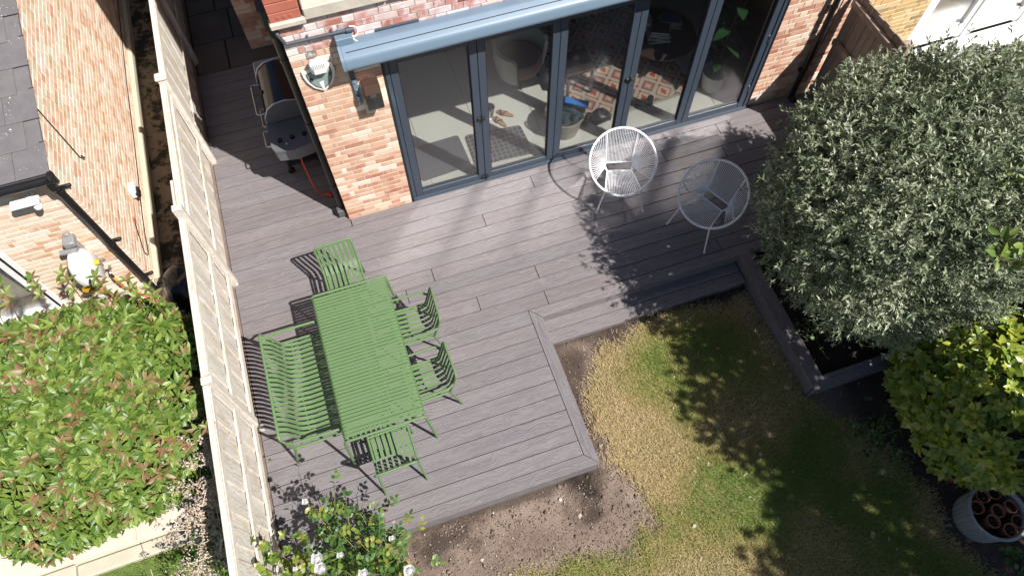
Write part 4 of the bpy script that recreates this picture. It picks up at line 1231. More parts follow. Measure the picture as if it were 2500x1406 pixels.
def make_chair(label, loc, rz, arms):
    t = thing('slatted_chair', label, 'chair', loc, rz, 'green slatted chairs around the dining table')
    hw = 0.205
    m = MB().tube(fillet([(-hw, 0.23, 0.445), (-hw, -0.165, 0.435), (-hw, -0.262, 0.79), (hw, -0.262, 0.79), (hw, -0.165, 0.435), (hw, 0.23, 0.445)], [0, 0.05, 0.05, 0.05, 0.05, 0], 5), 0.0125, 12)
    m.tube([(-hw, 0.23, 0.445), (hw, 0.23, 0.445)], 0.0115, 10)
    m.build('back_frame', M['green'], t, True, loc=(0, 0, 0))
    for s in (-1, 1):
        MB().tube([(s * hw, -0.165, 0.435), (s * 0.222, -0.262, 0.0)], 0.0125, 12).build('leg', M['green'], t, True, loc=(0, 0, 0))
        MB().tube([(s * hw, 0.225, 0.445), (s * 0.222, 0.265, 0.0)], 0.0125, 12).build('leg', M['green'], t, True, loc=(0, 0, 0))
        if arms:
            MB().tube(fillet([(s * hw, -0.215, 0.625), (s * 0.245, -0.15, 0.640), (s * 0.245, 0.19, 0.640), (s * 0.212, 0.235, 0.46)], 0.05, 5), 0.0125, 12).build('armrest', M['green'], t, True, loc=(0, 0, 0))
    prof = fillet([(0, -0.258, 0.78), (0, -0.180, 0.485), (0, -0.10, 0.437), (0, 0.20, 0.455), (0, 0.235, 0.44)], [0, 0.08, 0.06, 0.03, 0], 4)
    sm_ = MB().strip(prof, (1, 0, 0), 0.034, 0.004).mesh('slat', M['green'])
    for i in range(7):
        place('slat', sm_, t, ((i - 3) * 0.0555, 0, 0))
    return t
make_chair('armless green slatted chair at the head of the table nearest the house', (-0.21, -1.065, 0), PI + 0.03, False)
make_chair('armless green slatted chair tucked in at the end of the table nearest the lawn', (-0.175, -3.16, 0), 0.03, False)
make_chair('green slatted armchair on the lawn side of the table, nearer the house', (0.395, -1.87, 0), PI / 2 - 0.02, True)
make_chair('green slatted armchair on the lawn side of the table, further from the house', (0.365, -2.535, 0), PI / 2 + 0.04, True)

# ------------------------------------------------------------------ round wire chairs
def ring_pt(t, R=0.40, tilt=math.radians(35), zc=0.62):
    return np.array([R * math.cos(t), R * math.sin(t) * math.cos(tilt), zc + R * math.sin(t) * math.sin(tilt)])
def wire_chair(label, loc, rz):
    t = thing('cord_chair', label, 'chair', loc, rz, 'round white cord chairs on the deck')
    W = M['white_cord']
    MB().tube([ring_pt(2 * PI * k / 56) for k in range(56)], 0.0145, 10, closed=True).build('rim', W, t, True, loc=(0, 0, 0))
    ub = [np.array([x, 0.19, 0.37]) for x in (-0.155, 0.155)]
    sb = [np.array([x, 0.085, 0.335]) for x in (-0.150, 0.150)]
    out = [np.array([x, 0.145, 0.345]) for x in (-0.195, 0.195)]
    loop = fillet([ub[0], out[0], sb[0], sb[1], out[1], ub[1]], 0.03, 4, closed=True)
    MB().tube(loop, 0.0085, 8, closed=True).build('seat_ring', W, t, True, loc=(0, 0, 0))
    tf0, tf1 = math.radians(-90 - 33), math.radians(-90 + 33)
    m = MB(); m.tube([sb[0], ring_pt(tf0)], 0.0085, 8); m.tube([sb[1], ring_pt(tf1)], 0.0085, 8); m.tube([ub[0], ring_pt(math.radians(118))], 0.0085, 8); m.tube([ub[1], ring_pt(math.radians(62))], 0.0085, 8)
    m.build('seat_frame', W, t, True, loc=(0, 0, 0))
    c = MB()
    for i in range(19):
        f = (i + 0.5) / 19
        p = ub[0] * (1 - f) + ub[1] * f; q = ring_pt(math.radians(118 - 56 * f))
        mid = (p + q) / 2 + np.array([0, 0.012, -0.012]); c.tube([p, mid, q], 0.0036, 5, caps=False)
    c.build('back_cords', W, t, True, loc=(0, 0, 0))
    for s, a0, a1, e in ((0, 121, 213, 0), (1, 59, -33, 1)):
        c = MB()
        for i in range(21):
            f = i / 20
            P3 = (1 - f) ** 2 * ub[s] + 2 * f * (1 - f) * out[s] + f * f * (0.35 * sb[s] + 0.65 * out[s])
            q = ring_pt(math.radians(a0 + (a1 - a0) * f)); mid = (P3 + q) / 2 + np.array([0.01 if s else -0.01, 0, -0.015]); c.tube([P3, mid, q], 0.0036, 5, caps=False)
        c.build('side_cords', W, t, True, loc=(0, 0, 0))
    c = MB()
    for i in range(20):
        f = (i + 0.5) / 20
        p = sb[0] * (1 - f) + sb[1] * f; q = ring_pt(tf0 + (tf1 - tf0) * f)
        mid = (p + q) / 2 + np.array([0, 0, -0.01]); c.tube([p, mid, q], 0.0040, 5, caps=False)
    c.build('seat_cords', W, t, True, loc=(0, 0, 0))
    for s in (-1, 1):
        MB().tube(fillet([(s * 0.29, -0.31, 0.0), (s * 0.215, -0.262, 0.40), (s * 0.15, 0.09, 0.325)], 0.04, 4), 0.010, 8).build('leg', W, t, True, loc=(0, 0, 0))
        MB().tube(fillet([(s * 0.24, 0.33, 0.0), (s * 0.19, 0.24, 0.35), (s * 0.155, 0.10, 0.33)], 0.04, 4), 0.010, 8).build('leg', W, t, True, loc=(0, 0, 0))
        for fy, fx in ((-0.31, 0.29), (0.33, 0.24)):
            MB().tube([(s * fx, fy, 0.0), (s * fx, fy, 0.022)], 0.014, 8).build('foot_cap', M['white'], t, True, loc=(0, 0, 0))
    return t
wire_chair('round white cord chair in the sun in front of the glass doors', (3.30, -0.705, 0.0), math.radians(-17))
wire_chair('round white cord chair in the shade beside the grey-green shrub', (4.11, -1.475, 0.0), math.radians(-64))

# ------------------------------------------------------------------ barbecue
bq = thing('gas_barbecue', 'black and steel gas barbecue standing in the shaded side passage', 'barbecue', (-0.35, 1.3, 0))
LY0, LY1 = 0.985, 1.70
def lid_prof(s=1.0):
    return [(-0.585 + (1 - s) * 0.1, 0.90), (-0.575 + (1 - s) * 0.1, 1.00), (-0.52 + (1 - s) * 0.08, 1.11), (-0.43, 1.175 * (0.5 + 0.5 * s) + 0.0), (-0.30, 1.195 * (0.5 + 0.5 * s)), (-0.17, 1.16), (-0.115, 1.08), (-0.105, 0.90)]
M['bbq_lid'] = simple('black_enamel', (0.011, 0.012, 0.014), 0.16, var=0.1, spec=0.7)
M['bbq_grey'] = simple('cast_grey', (0.15, 0.15, 0.165), 0.42, metal=0.25, var=0.1)
m = MB().prism([(x, LY0 + 0.03, z) for x, z in lid_prof()], (0, LY1 - LY0 - 0.06, 0)); lid = m.build('lid', M['bbq_lid'], bq, True)
for y in (LY0, LY1 - 0.028):
    MB().prism([(x * 1.012 - 0.0, y, z + 0.004) for x, z in lid_prof()], (0, 0.028, 0)).build('end_cap', M['bbq_grey'], lid, True)
    m = MB(); pr = [(x - 0.004, y + 0.014, z + 0.008) for x, z in lid_prof()]; m.tube(fillet(pr, 0.05, 3), 0.009, 6); m.build('chrome_trim', M['steel'], lid, True)
m = MB().tube(fillet([(-0.575, 1.10, 0.97), (-0.665, 1.10, 0.975), (-0.665, 1.58, 0.975), (-0.575, 1.58, 0.97)], 0.03, 4), 0.012, 10); m.build('lid_handle', M['steel'], lid, True)
m = MB(); m.lathe([(0.002, 0), (0.032, 0), (0.032, 0.012), (0.002, 0.014)], 18); m.V = [(-0.548 - v[2] * 0.87, 1.34 + v[0], 1.075 + v[1] * 0.87 + v[2] * 0.4) for v in m.V]; m.build('thermometer', M['steel'], lid, True)
MB().box((-0.345, (LY0 + LY1) / 2, 0.80), (0.47, LY1 - LY0 - 0.04, 0.19), 0.02).build('firebox', M['bbq_lid'], bq)
tab = MB(); tab.prism([(-0.60, 0.62, 0.872), (-0.57, 0.55, 0.872), (-0.36, 0.505, 0.872), (-0.13, 0.545, 0.872), (-0.105, 0.62, 0.872), (-0.105, 0.975, 0.872), (-0.60, 0.975, 0.872)], (0, 0, 0.035)); tbo = tab.build('side_table', M['bbq_grey'], bq)
sk = MB(); sk.prism([(-0.59, 0.625, 0.72), (-0.56, 0.56, 0.72), (-0.36, 0.518, 0.72), (-0.14, 0.553, 0.72), (-0.115, 0.625, 0.72), (-0.115, 0.9, 0.72), (-0.59, 0.9, 0.72)], (0, 0, 0.15)); sk.build('control_panel', M['bbq_grey'], bq)
for x, y in ((-0.49, 0.685), (-0.345, 0.69), (-0.20, 0.695)):
    kn = MB(); kn.lathe([(0.036, 0), (0.036, 0.006), (0.026, 0.008), (0.025, 0.03), (0.018, 0.034)], 18, (x, y, 0.907)); ko = kn.build('knob', M['black'], tbo, True)
    kr = MB(); kr.lathe([(0.038, 0), (0.038, 0.004), (0.034, 0.005)], 18, (x, y, 0.9075)); kr.build('knob_ring', M['steel'], ko, True)
kn = MB(); kn.lathe([(0.018, 0), (0.018, 0.008), (0.011, 0.016)], 14, (-0.42, 0.625, 0.907)); kn.build('igniter', M['steel'], tbo, True)
MB().tube(fillet([(-0.60, 0.66, 0.89), (-0.655, 0.66, 0.89), (-0.655, 0.90, 0.89), (-0.60, 0.90, 0.89)], 0.03, 4), 0.009, 8).build('towel_rail', M['steel'], bq, True)
MB().tube(fillet([(-0.59, 1.02, 0.84), (-0.645, 1.02, 0.84), (-0.645, 1.30, 0.84), (-0.59, 1.30, 0.84)], 0.03, 4), 0.009, 8).build('tool_rail', M['steel'], bq, True)
MB().box((-0.35, 1.89, 0.885), (0.50, 0.34, 0.03), 0.012).build('side_table', M['steel'], bq)
for x in (-0.55, -0.14):
    for y in (0.95, 1.72):
        MB().box((x, y, 0.40), (0.032, 0.032, 0.66), 0.004).build('leg', M['black'], bq)
for x in (-0.55, -0.14):
    for y in (0.95, 1.72):
        w_ = MB(); w_.lathe([(0.012, -0.02), (0.045, -0.018), (0.048, 0.0), (0.045, 0.018), (0.012, 0.02)], 16); w_.V = [(x + v[0], y + v[2], 0.049 + v[1]) for v in w_.V]; w_.build('wheel', M['black'], bq, True)
MB().box((-0.345, 1.335, 0.14), (0.42, 0.78, 0.03), 0.006).build('shelf', M['black'], bq)
m = MB().tube(fillet([(-0.33, 0.56, 0.74), (-0.33, 0.53, 0.55), (-0.31, 0.47, 0.15), (-0.26, 0.47, 0.02), (-0.20, 0.45, 0.02), (-0.165, 0.42, 0.05)], 0.1, 5), 0.009, 8); m.build('gas_hose', simple('orange_red_hose', (0.60, 0.05, 0.02), 0.4), bq, True)
tpz = thing('gas_tap', 'small red gas tap at the foot of the house corner', 'tap', (-0.15, 0.40, 0))
m = MB(); m.sphere((-0.15, 0.40, 0.05), 0.03, sq=(1.0, 0.8, 1)); m.box((-0.15, 0.40, 0.085), (0.05, 0.018, 0.02), 0.004); m.build('valve', simple('red_plastic', (0.62, 0.02, 0.015), 0.4), tpz, True)
MB().tube([(-0.15, 0.40, 0.0), (-0.15, 0.40, 0.03)], 0.012, 8).build('stub_pipe', M['steel'], tpz, True)
cv = MB(); cv.sphere((-0.33, 2.28, 0.25), 0.30, 18, 12, (0.8, 0.55, 0.85)); V = np.array(cv.V); V += (vnoise(V, 7, 3, 3)[:, None] - 0.5) * 0.14; V[:, 2] = np.maximum(V[:, 2], 0.001); cv.V = [tuple(v) for v in V]
tag(cv.build('barbecue_cover', M['black_matt'], None, True), 'crumpled black cover heaped behind the barbecue', 'cover')

# ------------------------------------------------------------------ things seen through the glass
def mat_tex(name, c1, c2, scale, ring=False):
    t = NT(name); v = t.coords('Object')
    if ring:
        vo = t.n('ShaderNodeTexVoronoi', feature='DISTANCE_TO_EDGE'); vo.inputs['Scale'].default_value = scale; vo.inputs['Randomness'].default_value = 0.15; t.link(v, vo.inputs['Vector'])
        f = t.ramp(vo.outputs['Distance'], [(0.06, 1.0), (0.10, 0.0)])
    else:
        f = t.noise(v, scale, 3)
    c = t.mix(f, c1, c2); t.bump(t.noise(v, 300, 2), 0.6, 0.004)
    return t.fin(c, 0.95)
dm = MB().prism(fillet([(0.99, 0.25, 0.002), (1.68, 0.30, 0.002), (1.655, 0.83, 0.002), (1.02, 0.81, 0.002)], 0.05, 3, True), (0, 0, 0.012))
o = dm.build('doormat', mat_tex('grey_pile', (0.085, 0.09, 0.10), (0.14, 0.145, 0.16), 220)); tag(o, 'plain dark grey doormat behind the leftmost glass door', 'doormat')
dm = MB().prism(fillet([(1.72, 0.26, 0.002), (2.52, 0.22, 0.002), (2.49, 0.72, 0.002), (1.73, 0.79, 0.002)], 0.05, 3, True), (0, 0, 0.012))
o = dm.build('doormat', mat_tex('patterned_rubber', (0.05, 0.052, 0.058), (0.22, 0.225, 0.24), 15, True)); tag(o, 'dark rubber doormat with oval pattern behind the second glass door', 'doormat')
tan = simple('tan_leather', (0.42, 0.17, 0.06), 0.5)
for (x, y, r_, lb) in ((2.25, 0.86, 0.5, 'tan strap sandal lying nearest the patterned doormat'), (2.36, 0.97, 0.9, 'tan strap sandal lying further into the room')):
    s = thing('sandal', lb, 'sandal', (x, y, 0.001), r_, 'tan sandals on the tiled floor')
    sole = [(0.04 * math.sin(a) * (1.15 if math.cos(a) > 0 else 0.85), 0.125 * math.cos(a), 0.0) for a in np.linspace(0, 2 * PI, 20, endpoint=False)]
    MB().prism(sole, (0, 0, 0.018)).build('sole', tan, s, loc=(0, 0, 0))
    MB().prism([(q[0] * 0.86, q[1] * 0.93, 0.0181) for q in sole], (0, 0, 0.002)).build('footbed', simple('pale_footbed', (0.45, 0.30, 0.18), 0.7), s, loc=(0, 0, 0))
    for yy, sk in ((0.06, 0.02), (0.0, -0.02)):
        MB().strip([(0.044 * math.cos(a), yy + sk * math.cos(a), 0.016 + 0.028 * math.sin(a)) for a in np.linspace(0, PI, 9)], (0, 1, 0), 0.020, 0.003).build('strap', simple('brown_strap', (0.22, 0.075, 0.03), 0.5), s, loc=(0, 0, 0))
vz = thing('metal_pail', 'small silver pail standing on the tiles behind the patterned doormat', 'pail', (2.16, 1.02, 0))
MB().lathe([(0.055, 0), (0.07, 0.16), (0.075, 0.165), (0.068, 0.162), (0.05, 0.02), (0.01, 0.015)], 20, close=False).build('body', M['steel'], vz, True, loc=(0, 0, 0))
MB().tube([(0.07 * math.cos(a), 0.0, 0.16 + 0.06 * math.sin(a)) for a in np.linspace(0, PI, 12)], 0.003, 6).build('handle', M['steel'], vz, True, loc=(0, 0, 0))
# wicker basket with rolled blankets
bs = thing('wicker_basket', 'round pale wicker basket standing just behind the third glass door', 'basket', (3.02, 0.47, 0))
t = NT('wicker'); v = t.coords('Object', (1, 1, 1)); wv = t.n('ShaderNodeTexWave', bands_direction='Z'); wv.inputs['Scale'].default_value = 24; wv.inputs['Distortion'].default_value = 1.5; t.link(v, wv.inputs['Vector'])
t.bump(wv.outputs['Fac'], 1.0, 0.01); M['wicker'] = t.fin(t.mix(t.noise(v, 9, 3), (0.46, 0.40, 0.30), (0.62, 0.56, 0.45)), 0.9)
MB().lathe([(0.19, 0), (0.205, 0.08), (0.235, 0.24), (0.25, 0.33), (0.262, 0.335), (0.25, 0.345), (0.235, 0.335), (0.215, 0.22), (0.18, 0.04), (0.02, 0.03)], 40, flute=lambda k, z: 0.018 * (k % 2), close=False).build('woven_body', M['wicker'], bs, True, loc=(0, 0, 0))
for s in (-1, 1):
    MB().tube([(s * 0.25 + 0.0 * a, 0.07 * math.cos(a), 0.335 + 0.07 * math.sin(a)) for a in np.linspace(0, PI, 10)], 0.011, 8).build('handle', M['wicker'], bs, True, loc=(0, 0, 0))
teal = simple('teal_wool', (0.075, 0.125, 0.15), 0.95, var=0.35, scale=30, bump=0.4)
for (c, d, lb) in (((2.93, 0.43, 0.34), (0.6, -0.8, 0.25), 'rolled teal blanket on the left in the wicker basket'), ((3.10, 0.41, 0.33), (0.3, -0.9, 0.3), 'rolled teal blanket on the right in the wicker basket')):
    b = thing('rolled_blanket', lb, 'blanket', c, 0, 'rolled blankets in the basket')
    d = np.array(d); d /= np.linalg.norm(d); u = np.cross(d, (0, 0, 1)); u /= np.linalg.norm(u); w2 = np.cross(u, d)
    sp = [(0.022 + 0.062 * k / 40) * (math.cos(k * 0.5) * u + math.sin(k * 0.5) * w2) for k in range(41)]
    m = MB(); m.strip([np.array(p) + 0 * d for p in sp], d, 0.30, 0.009); m.build('roll', teal, b, True, loc=(0, 0, 0))
fo = MB().box((3.02, 0.60, 0.30), (0.30, 0.16, 0.12), 0.05); tag(fo.build('folded_blanket', teal, None, True), 'dark folded blanket at the back of the wicker basket', 'blanket')
bb = MB().box((0, 0, 0), (0.31, 0.085, 0.055), 0.006); o = bb.build('blue_box', simple('bright_blue_card', (0.02, 0.24, 0.78), 0.5)); o.location = (3.17, 0.46, 0.47); o.rotation_euler = (0.3, 0.10, -0.5); tag(o, 'bright blue long box lying across the wicker basket', 'box')
nt = MB().box((0, 0, 0), (0.075, 0.07, 0.008), 0.001); o = nt.build('cork_block', simple('cork', (0.55, 0.36, 0.13), 0.8)); o.location = (3.44, 1.18, 0.483); o.rotation_euler = (0, 0, 0.2); tag(o, 'small square cork coaster on the dark stool', 'coaster')
sl = thing('stool', 'dark brown square stool behind the wicker basket', 'stool', (3.42, 1.12, 0))
dkw = wood_mat('dark_brown_wood', (0.06, 0.035, 0.03), (0.09, 0.055, 0.045), (0.03, 0.018, 0.016), rough=0.4, grain=20)
MB().box((0, 0, 0.455), (0.40, 0.40, 0.045), 0.01).build('seat', dkw, sl, loc=(0, 0, 0))
for a in (-1, 1):
    for b in (-1, 1): MB().box((a * 0.17, b * 0.17, 0.216), (0.035, 0.035, 0.43), 0.004).build('leg', dkw, sl, loc=(0, 0, 0))
lb_ = MB().sphere((3.52, 0.42, 0.10), 0.15, 16, 10, (1.1, 0.75, 0.75)); V = np.array(lb_.V); V += (vnoise(V, 9, 8, 3)[:, None] - 0.5) * 0.09; V[:, 2] = np.maximum(V[:, 2], 0.002); lb_.V = [tuple(v) for v in V]
tag(lb_.build('bag', M['black'], None, True), 'slumped black bag on the tiles beside the wicker basket', 'bag')
# kilim rug
def rug_mat():
    t = NT('kilim_wool'); tc = t.n('ShaderNodeTexCoord'); sp = t.n('ShaderNodeSeparateXYZ'); t.link(tc.outputs['Object'], sp.inputs[0])
    def tri(x, per):
        return t.math('MULTIPLY', t.math('ABSOLUTE', t.math('SUBTRACT', t.math('FRACT', t.math('DIVIDE', x, per)), 0.5)), 2.0)
    xs = t.math('SNAP', sp.outputs[0], 0.02); ys = t.math('SNAP', sp.outputs[1], 0.02)
    d = t.math('ADD', tri(xs, 0.30), tri(ys, 0.34))
    c = t.ramp(t.math('MULTIPLY', d, 0.5), [(0.0, (0.42, 0.055, 0.05)), (0.18, (0.42, 0.055, 0.05)), (0.181, (0.60, 0.50, 0.36)), (0.34, (0.60, 0.50, 0.36)), (0.341, (0.36, 0.045, 0.045)), (0.42, (0.36, 0.045, 0.045)), (0.421, (0.50, 0.44, 0.36)), (0.66, (0.50, 0.44, 0.36)), (0.661, (0.10, 0.05, 0.05)), (0.72, (0.10, 0.05, 0.05)), (0.721, (0.45, 0.07, 0.055)), (1.0, (0.62, 0.53, 0.40))])
    nd = t.n('ShaderNodeTexWave', bands_direction='X'); nd.inputs['Scale'].default_value = 60; t.link(tc.outputs['Object'], nd.inputs['Vector'])
    t.bump(nd.outputs['Fac'], 0.4, 0.003)
    return t.fin(c, 0.95)
rg = thing('kilim_rug', 'red and cream zigzag kilim rug on the tiled floor', 'rug', (4.05, 1.45, 0.0), 0.05)
MB().box((0, 0, 0.006), (1.75, 1.9, 0.008), 0.002).build('weave', rug_mat(), rg, loc=(0, 0, 0))
fm = MB()
for i in range(120): fm.tube([(-0.87 + i * 0.01462, -0.95, 0.006), (-0.87 + i * 0.01462 + random.uniform(-.008, .008), -0.995 + random.uniform(-.01, .01), 0.003)], 0.003, 4)
tag(fm.build('fringe', simple('cream_fringe', (0.55, 0.47, 0.36), 0.95), rg, loc=(0, 0, 0)), kind='stuff')
# round coffee table with books
ct = thing('coffee_table', 'round dark wooden coffee table stacked with books', 'table', (4.72, 1.30, 0))
MB().lathe([(0.02, 0.36), (0.47, 0.36), (0.50, 0.375), (0.50, 0.40), (0.48, 0.412), (0.02, 0.412)], 40).build('top', dkw, ct, True, loc=(0, 0, 0))
MB().lathe([(0.16, 0.0), (0.17, 0.03), (0.06, 0.08), (0.06, 0.33), (0.14, 0.359)], 24).build('pedestal', dkw, ct, True, loc=(0, 0, 0))
bcol = [(0.10, 0.28, 0.36), (0.45, 0.44, 0.40), (0.20, 0.34, 0.40), (0.40, 0.40, 0.42), (0.30, 0.38, 0.34), (0.55, 0.50, 0.42), (0.06, 0.12, 0.20), (0.48, 0.47, 0.45), (0.03, 0.03, 0.035)]
bmats = [simple('book_cover_%d' % i, c, 0.5) for i, c in enumerate(bcol)]
pages = simple('paper_edges', (0.62, 0.58, 0.50), 0.9)
stackw = {0: 'near stack', 1: 'far left stack', 2: 'right stack'}
order = ['bottom', 'second', 'third', 'fourth', 'fifth', 'topmost']
for si, (sx, sy, n_) in enumerate(((4.66, 1.22, 6), (4.52, 1.50, 5), (4.92, 1.42, 4))):
    z = 0.413
    for k_ in range(n_):
        w_, d_, h_ = 0.30 - 0.012 * k_, 0.23 - 0.008 * k_, random.uniform(0.022, 0.034)
        last = 'topmost' if k_ == n_ - 1 else order[k_]
        b = thing('book', '%s book in the %s on the coffee table' % (last, stackw[si]), 'book', (sx, sy, z), random.uniform(-.25, .25) - 0.4, 'books stacked on the coffee table')
        MB().box((0, 0, h_ / 2), (w_ - 0.008, d_ - 0.006, h_ - 0.006), 0.001).build('pages', pages, b, loc=(0, 0, 0))
        cm_ = bmats[(si * 4 + k_) % 8] if last != 'topmost' else bmats[8 - si]
        m = MB(); m.box((0, 0, 0.0018), (w_, d_, 0.003)); m.box((0, 0, h_ - 0.0012), (w_, d_, 0.003)); m.box((0, d_ / 2 - 0.0015, h_ / 2), (w_, 0.003, h_ - 0.007)); m.build('cover', cm_, b, loc=(0, 0, 0))
        z += h_ + 0.001
ds = thing('glass_jar', 'small dark glass jar on the tiles near the fourth door', 'jar', (4.28, 0.50, 0))
MB().lathe([(0.045, 0), (0.05, 0.02), (0.05, 0.09), (0.04, 0.11), (0.042, 0.13), (0.034, 0.13), (0.03, 0.1)], 20, close=False).build('body', simple('smoky_glass', (0.02, 0.02, 0.022), 0.1), ds, True, loc=(0, 0, 0))
# rubber plant in a white pot
rp = thing('rubber_plant', 'glossy broad-leaved rubber plant in a white pot behind the rightmost glass door', 'plant', (5.20, 0.50, 0))
MB().lathe([(0.13, 0), (0.17, 0.30), (0.175, 0.31), (0.16, 0.305), (0.15, 0.27), (0.01, 0.27)], 28, close=False).build('pot', M['white'], rp, True, loc=(0, 0, 0))
BIGLEAF = []
def leaf_template(n=5, w=0.5, fold=0.12, droop=0.25, tip=1.0):
    """leaf of unit length along +Y, midrib fold, returns verts and quads"""
    V, F = [], []
    for i in range(n + 1):
        t_ = i / n
        hw = w * 0.5 * math.sin(PI * min(1, t_ ** 0.85)) ** 0.8 if 0 < i < n else 0.012
        z = -droop * t_ * t_
        V += [(-hw, t_, z + fold * hw), (0, t_, z), (hw, t_, z + fold * hw)]
    for i in range(n):
        a = i * 3
        F += [(a, a + 1, a + 4, a + 3), (a + 1, a + 2, a + 5, a + 4)]
    return V, F
rl_m = leaf_mat('rubber_leaf', [(0, (0.04, 0.125, 0.04)), (1, (0.04, 0.125, 0.04))], 0.3, 0.12)
lv, lf = leaf_template(6, 0.5, 0.18, 0.3)
lme = MB().add(lv, lf).mesh('leaf', rl_m, True)
st_m = MB()
stems = [[(0, 0, 0.27), (-0.03, -0.05, 0.7), (-0.07, -0.10, 1.15), (-0.05, -0.12, 1.5)], [(0.03, 0.02, 0.27), (0.08, 0.05, 0.8), (0.16, 0.06, 1.35), (0.18, 0.05, 1.8)], [(0, 0.03, 0.27), (-0.06, 0.12, 0.8), (-0.12, 0.2, 1.4)]]
for s in stems: st_m.tube(fillet(s, 0.2, 3), 0.011, 7)
st_m.build('stem', simple('green_brown_stem', (0.10, 0.08, 0.04), 0.7), rp, True, loc=(0, 0, 0))
ki = 0
for s in stems:
    for z in np.arange(0.45, s[-1][2] + 0.06, 0.115):
        f = np.interp(z, [p[2] for p in s], [p[0] for p in s]), np.interp(z, [p[2] for p in s], [p[1] for p in s])
        a = ki * 2.4; L = random.uniform(0.18, 0.27); ki += 1
        place('leaf', lme, rp, (f[0], f[1], z), (random.uniform(0.0, 0.55), 0, a), (L, L, L))

# pale tub chair deep in the room
tc_ = thing('tub_chair', 'pale curved tub chair standing inside behind the second glass door', 'chair', (2.78, 1.55, 0.0), 0.5)
pale_f = simple('oatmeal_fabric', (0.52, 0.49, 0.44), 0.95, var=0.1, bump=0.3)
V, F = [], []
NA = 26
for i in range(NA + 1):
    a = math.radians(-35 + 250 * i / NA)
    hgt = 0.62 + 0.20 * max(0.0, math.sin(a)) ** 2 if 0 < i < NA else 0.55
    for (rr, zz) in ((0.33, 0.16), (0.37, 0.40), (0.385, hgt), (0.335, hgt + 0.01), (0.315, 0.40), (0.29, 0.16)):
        V.append((rr * math.cos(a), rr * math.sin(a), zz))
for i in range(NA):
    for k_ in range(6):
        F.append([i * 6 + k_, i * 6 + (k_ + 1) % 6, (i + 1) * 6 + (k_ + 1) % 6, (i + 1) * 6 + k_])
F += [list(range(6)), [NA * 6 + k_ for k_ in range(6)][::-1]]
MB().add(V, F).build('shell', pale_f, tc_, True, loc=(0, 0, 0))
MB().lathe([(0.02, 0.20), (0.27, 0.20), (0.295, 0.25), (0.295, 0.36), (0.26, 0.41), (0.02, 0.42)], 28).build('seat_cushion', simple('dusty_pink_fabric', (0.34, 0.22, 0.20), 0.95, bump=0.3), tc_, True, loc=(0, 0, 0))
for a in (0.8, 2.4, 3.9, 5.5): MB().tube([(0.24 * math.cos(a), 0.24 * math.sin(a), 0.0), (0.22 * math.cos(a), 0.22 * math.sin(a), 0.2)], 0.014, 8).build('leg', dkw, tc_, True, loc=(0, 0, 0))
# ------------------------------------------------------------------ plants
def leaf_variants(name, tv, tf, mat, n=10):
    out = []
    for k_ in range(n):
        me = fast_mesh(name, np.array(tv, float), np.array(tf, int), mat, np.full(len(tv), (k_ + 0.5) / n), True)
        out.append(me)
    return out
def emit_leaves(root, name, tv, tf, R, S, P, rnd, mat, score, cap=300, mass='foliage'):
    """the leaves that show largest become single objects, the others one mass"""
    S = np.asarray(S, float)
    vis = in_frame(P, -5)
    sc = np.where(vis, score, -9)
    order = np.argsort(-sc)[:cap]
    order = order[sc[order] > -8]
    var = leaf_variants(name, tv, tf, mat)
    off = Vector(root.location)
    for i in order:
        o = bpy.data.objects.new(name, var[min(9, int(np.clip(rnd[i], 0, 0.999) * 10))])
        COL.objects.link(o); o.parent = root
        o.location = Vector(P[i]) - off
        o.rotation_euler = Matrix(R[i].tolist()).to_euler()
        s = S[i]; o.scale = (s, s, s) if np.isscalar(s) or np.ndim(s) == 0 else tuple(s)
    keep = np.ones(len(P), bool); keep[order] = False
    me = scatter_mesh(mass, tv, tf, R[keep], S[keep], P[keep], rnd[keep], mat, True)
    return tag(place(mass, me, root), kind='stuff')

def super_surface(n, c, rad, p, lump, seed, zmin, freq=1.6):
    d = rng.normal(0, 1, (n, 3)); d /= np.linalg.norm(d, axis=1)[:, None]
    rr = (np.abs(d / np.array(rad)) ** p).sum(1) ** (-1 / p)
    pos = d * rr[:, None]
    pos *= (1 + lump * (vnoise(pos + 9, freq, seed, 3) - 0.5))[:, None]
    nn = np.sign(d) * np.abs(pos / np.array(rad)) ** (p - 1) / np.array(rad); nn /= np.linalg.norm(nn, axis=1)[:, None]
    P = pos + np.array(c)
    k = P[:, 2] > zmin
    return P[k], nn[k]

def whorls(P, N, per, up=0.6, spread=(0.6, 1.25), jit=0.25):
    """per leaves radiating round each shoot tip; returns tips index, directions, axes"""
    n = len(P)
    A = N + np.array([0, 0, up]) + rng.normal(0, jit, N.shape); A /= np.linalg.norm(A, axis=1)[:, None]
    t1 = np.cross(A, np.tile([0.31, 0.2, 0.93], (n, 1))); t1 /= np.linalg.norm(t1, axis=1)[:, None]; t2 = np.cross(A, t1)
    idx = np.repeat(np.arange(n), per)
    ph = (np.tile(np.arange(per), n) * 2.4 + np.repeat(rng.uniform(0, 6.28, n), per))
    el = rng.uniform(spread[0], spread[1], n * per)
    rad = t1[idx] * np.cos(ph)[:, None] + t2[idx] * np.sin(ph)[:, None]
    D = A[idx] * np.cos(el)[:, None] + rad * np.sin(el)[:, None]
    return idx, D, A[idx]

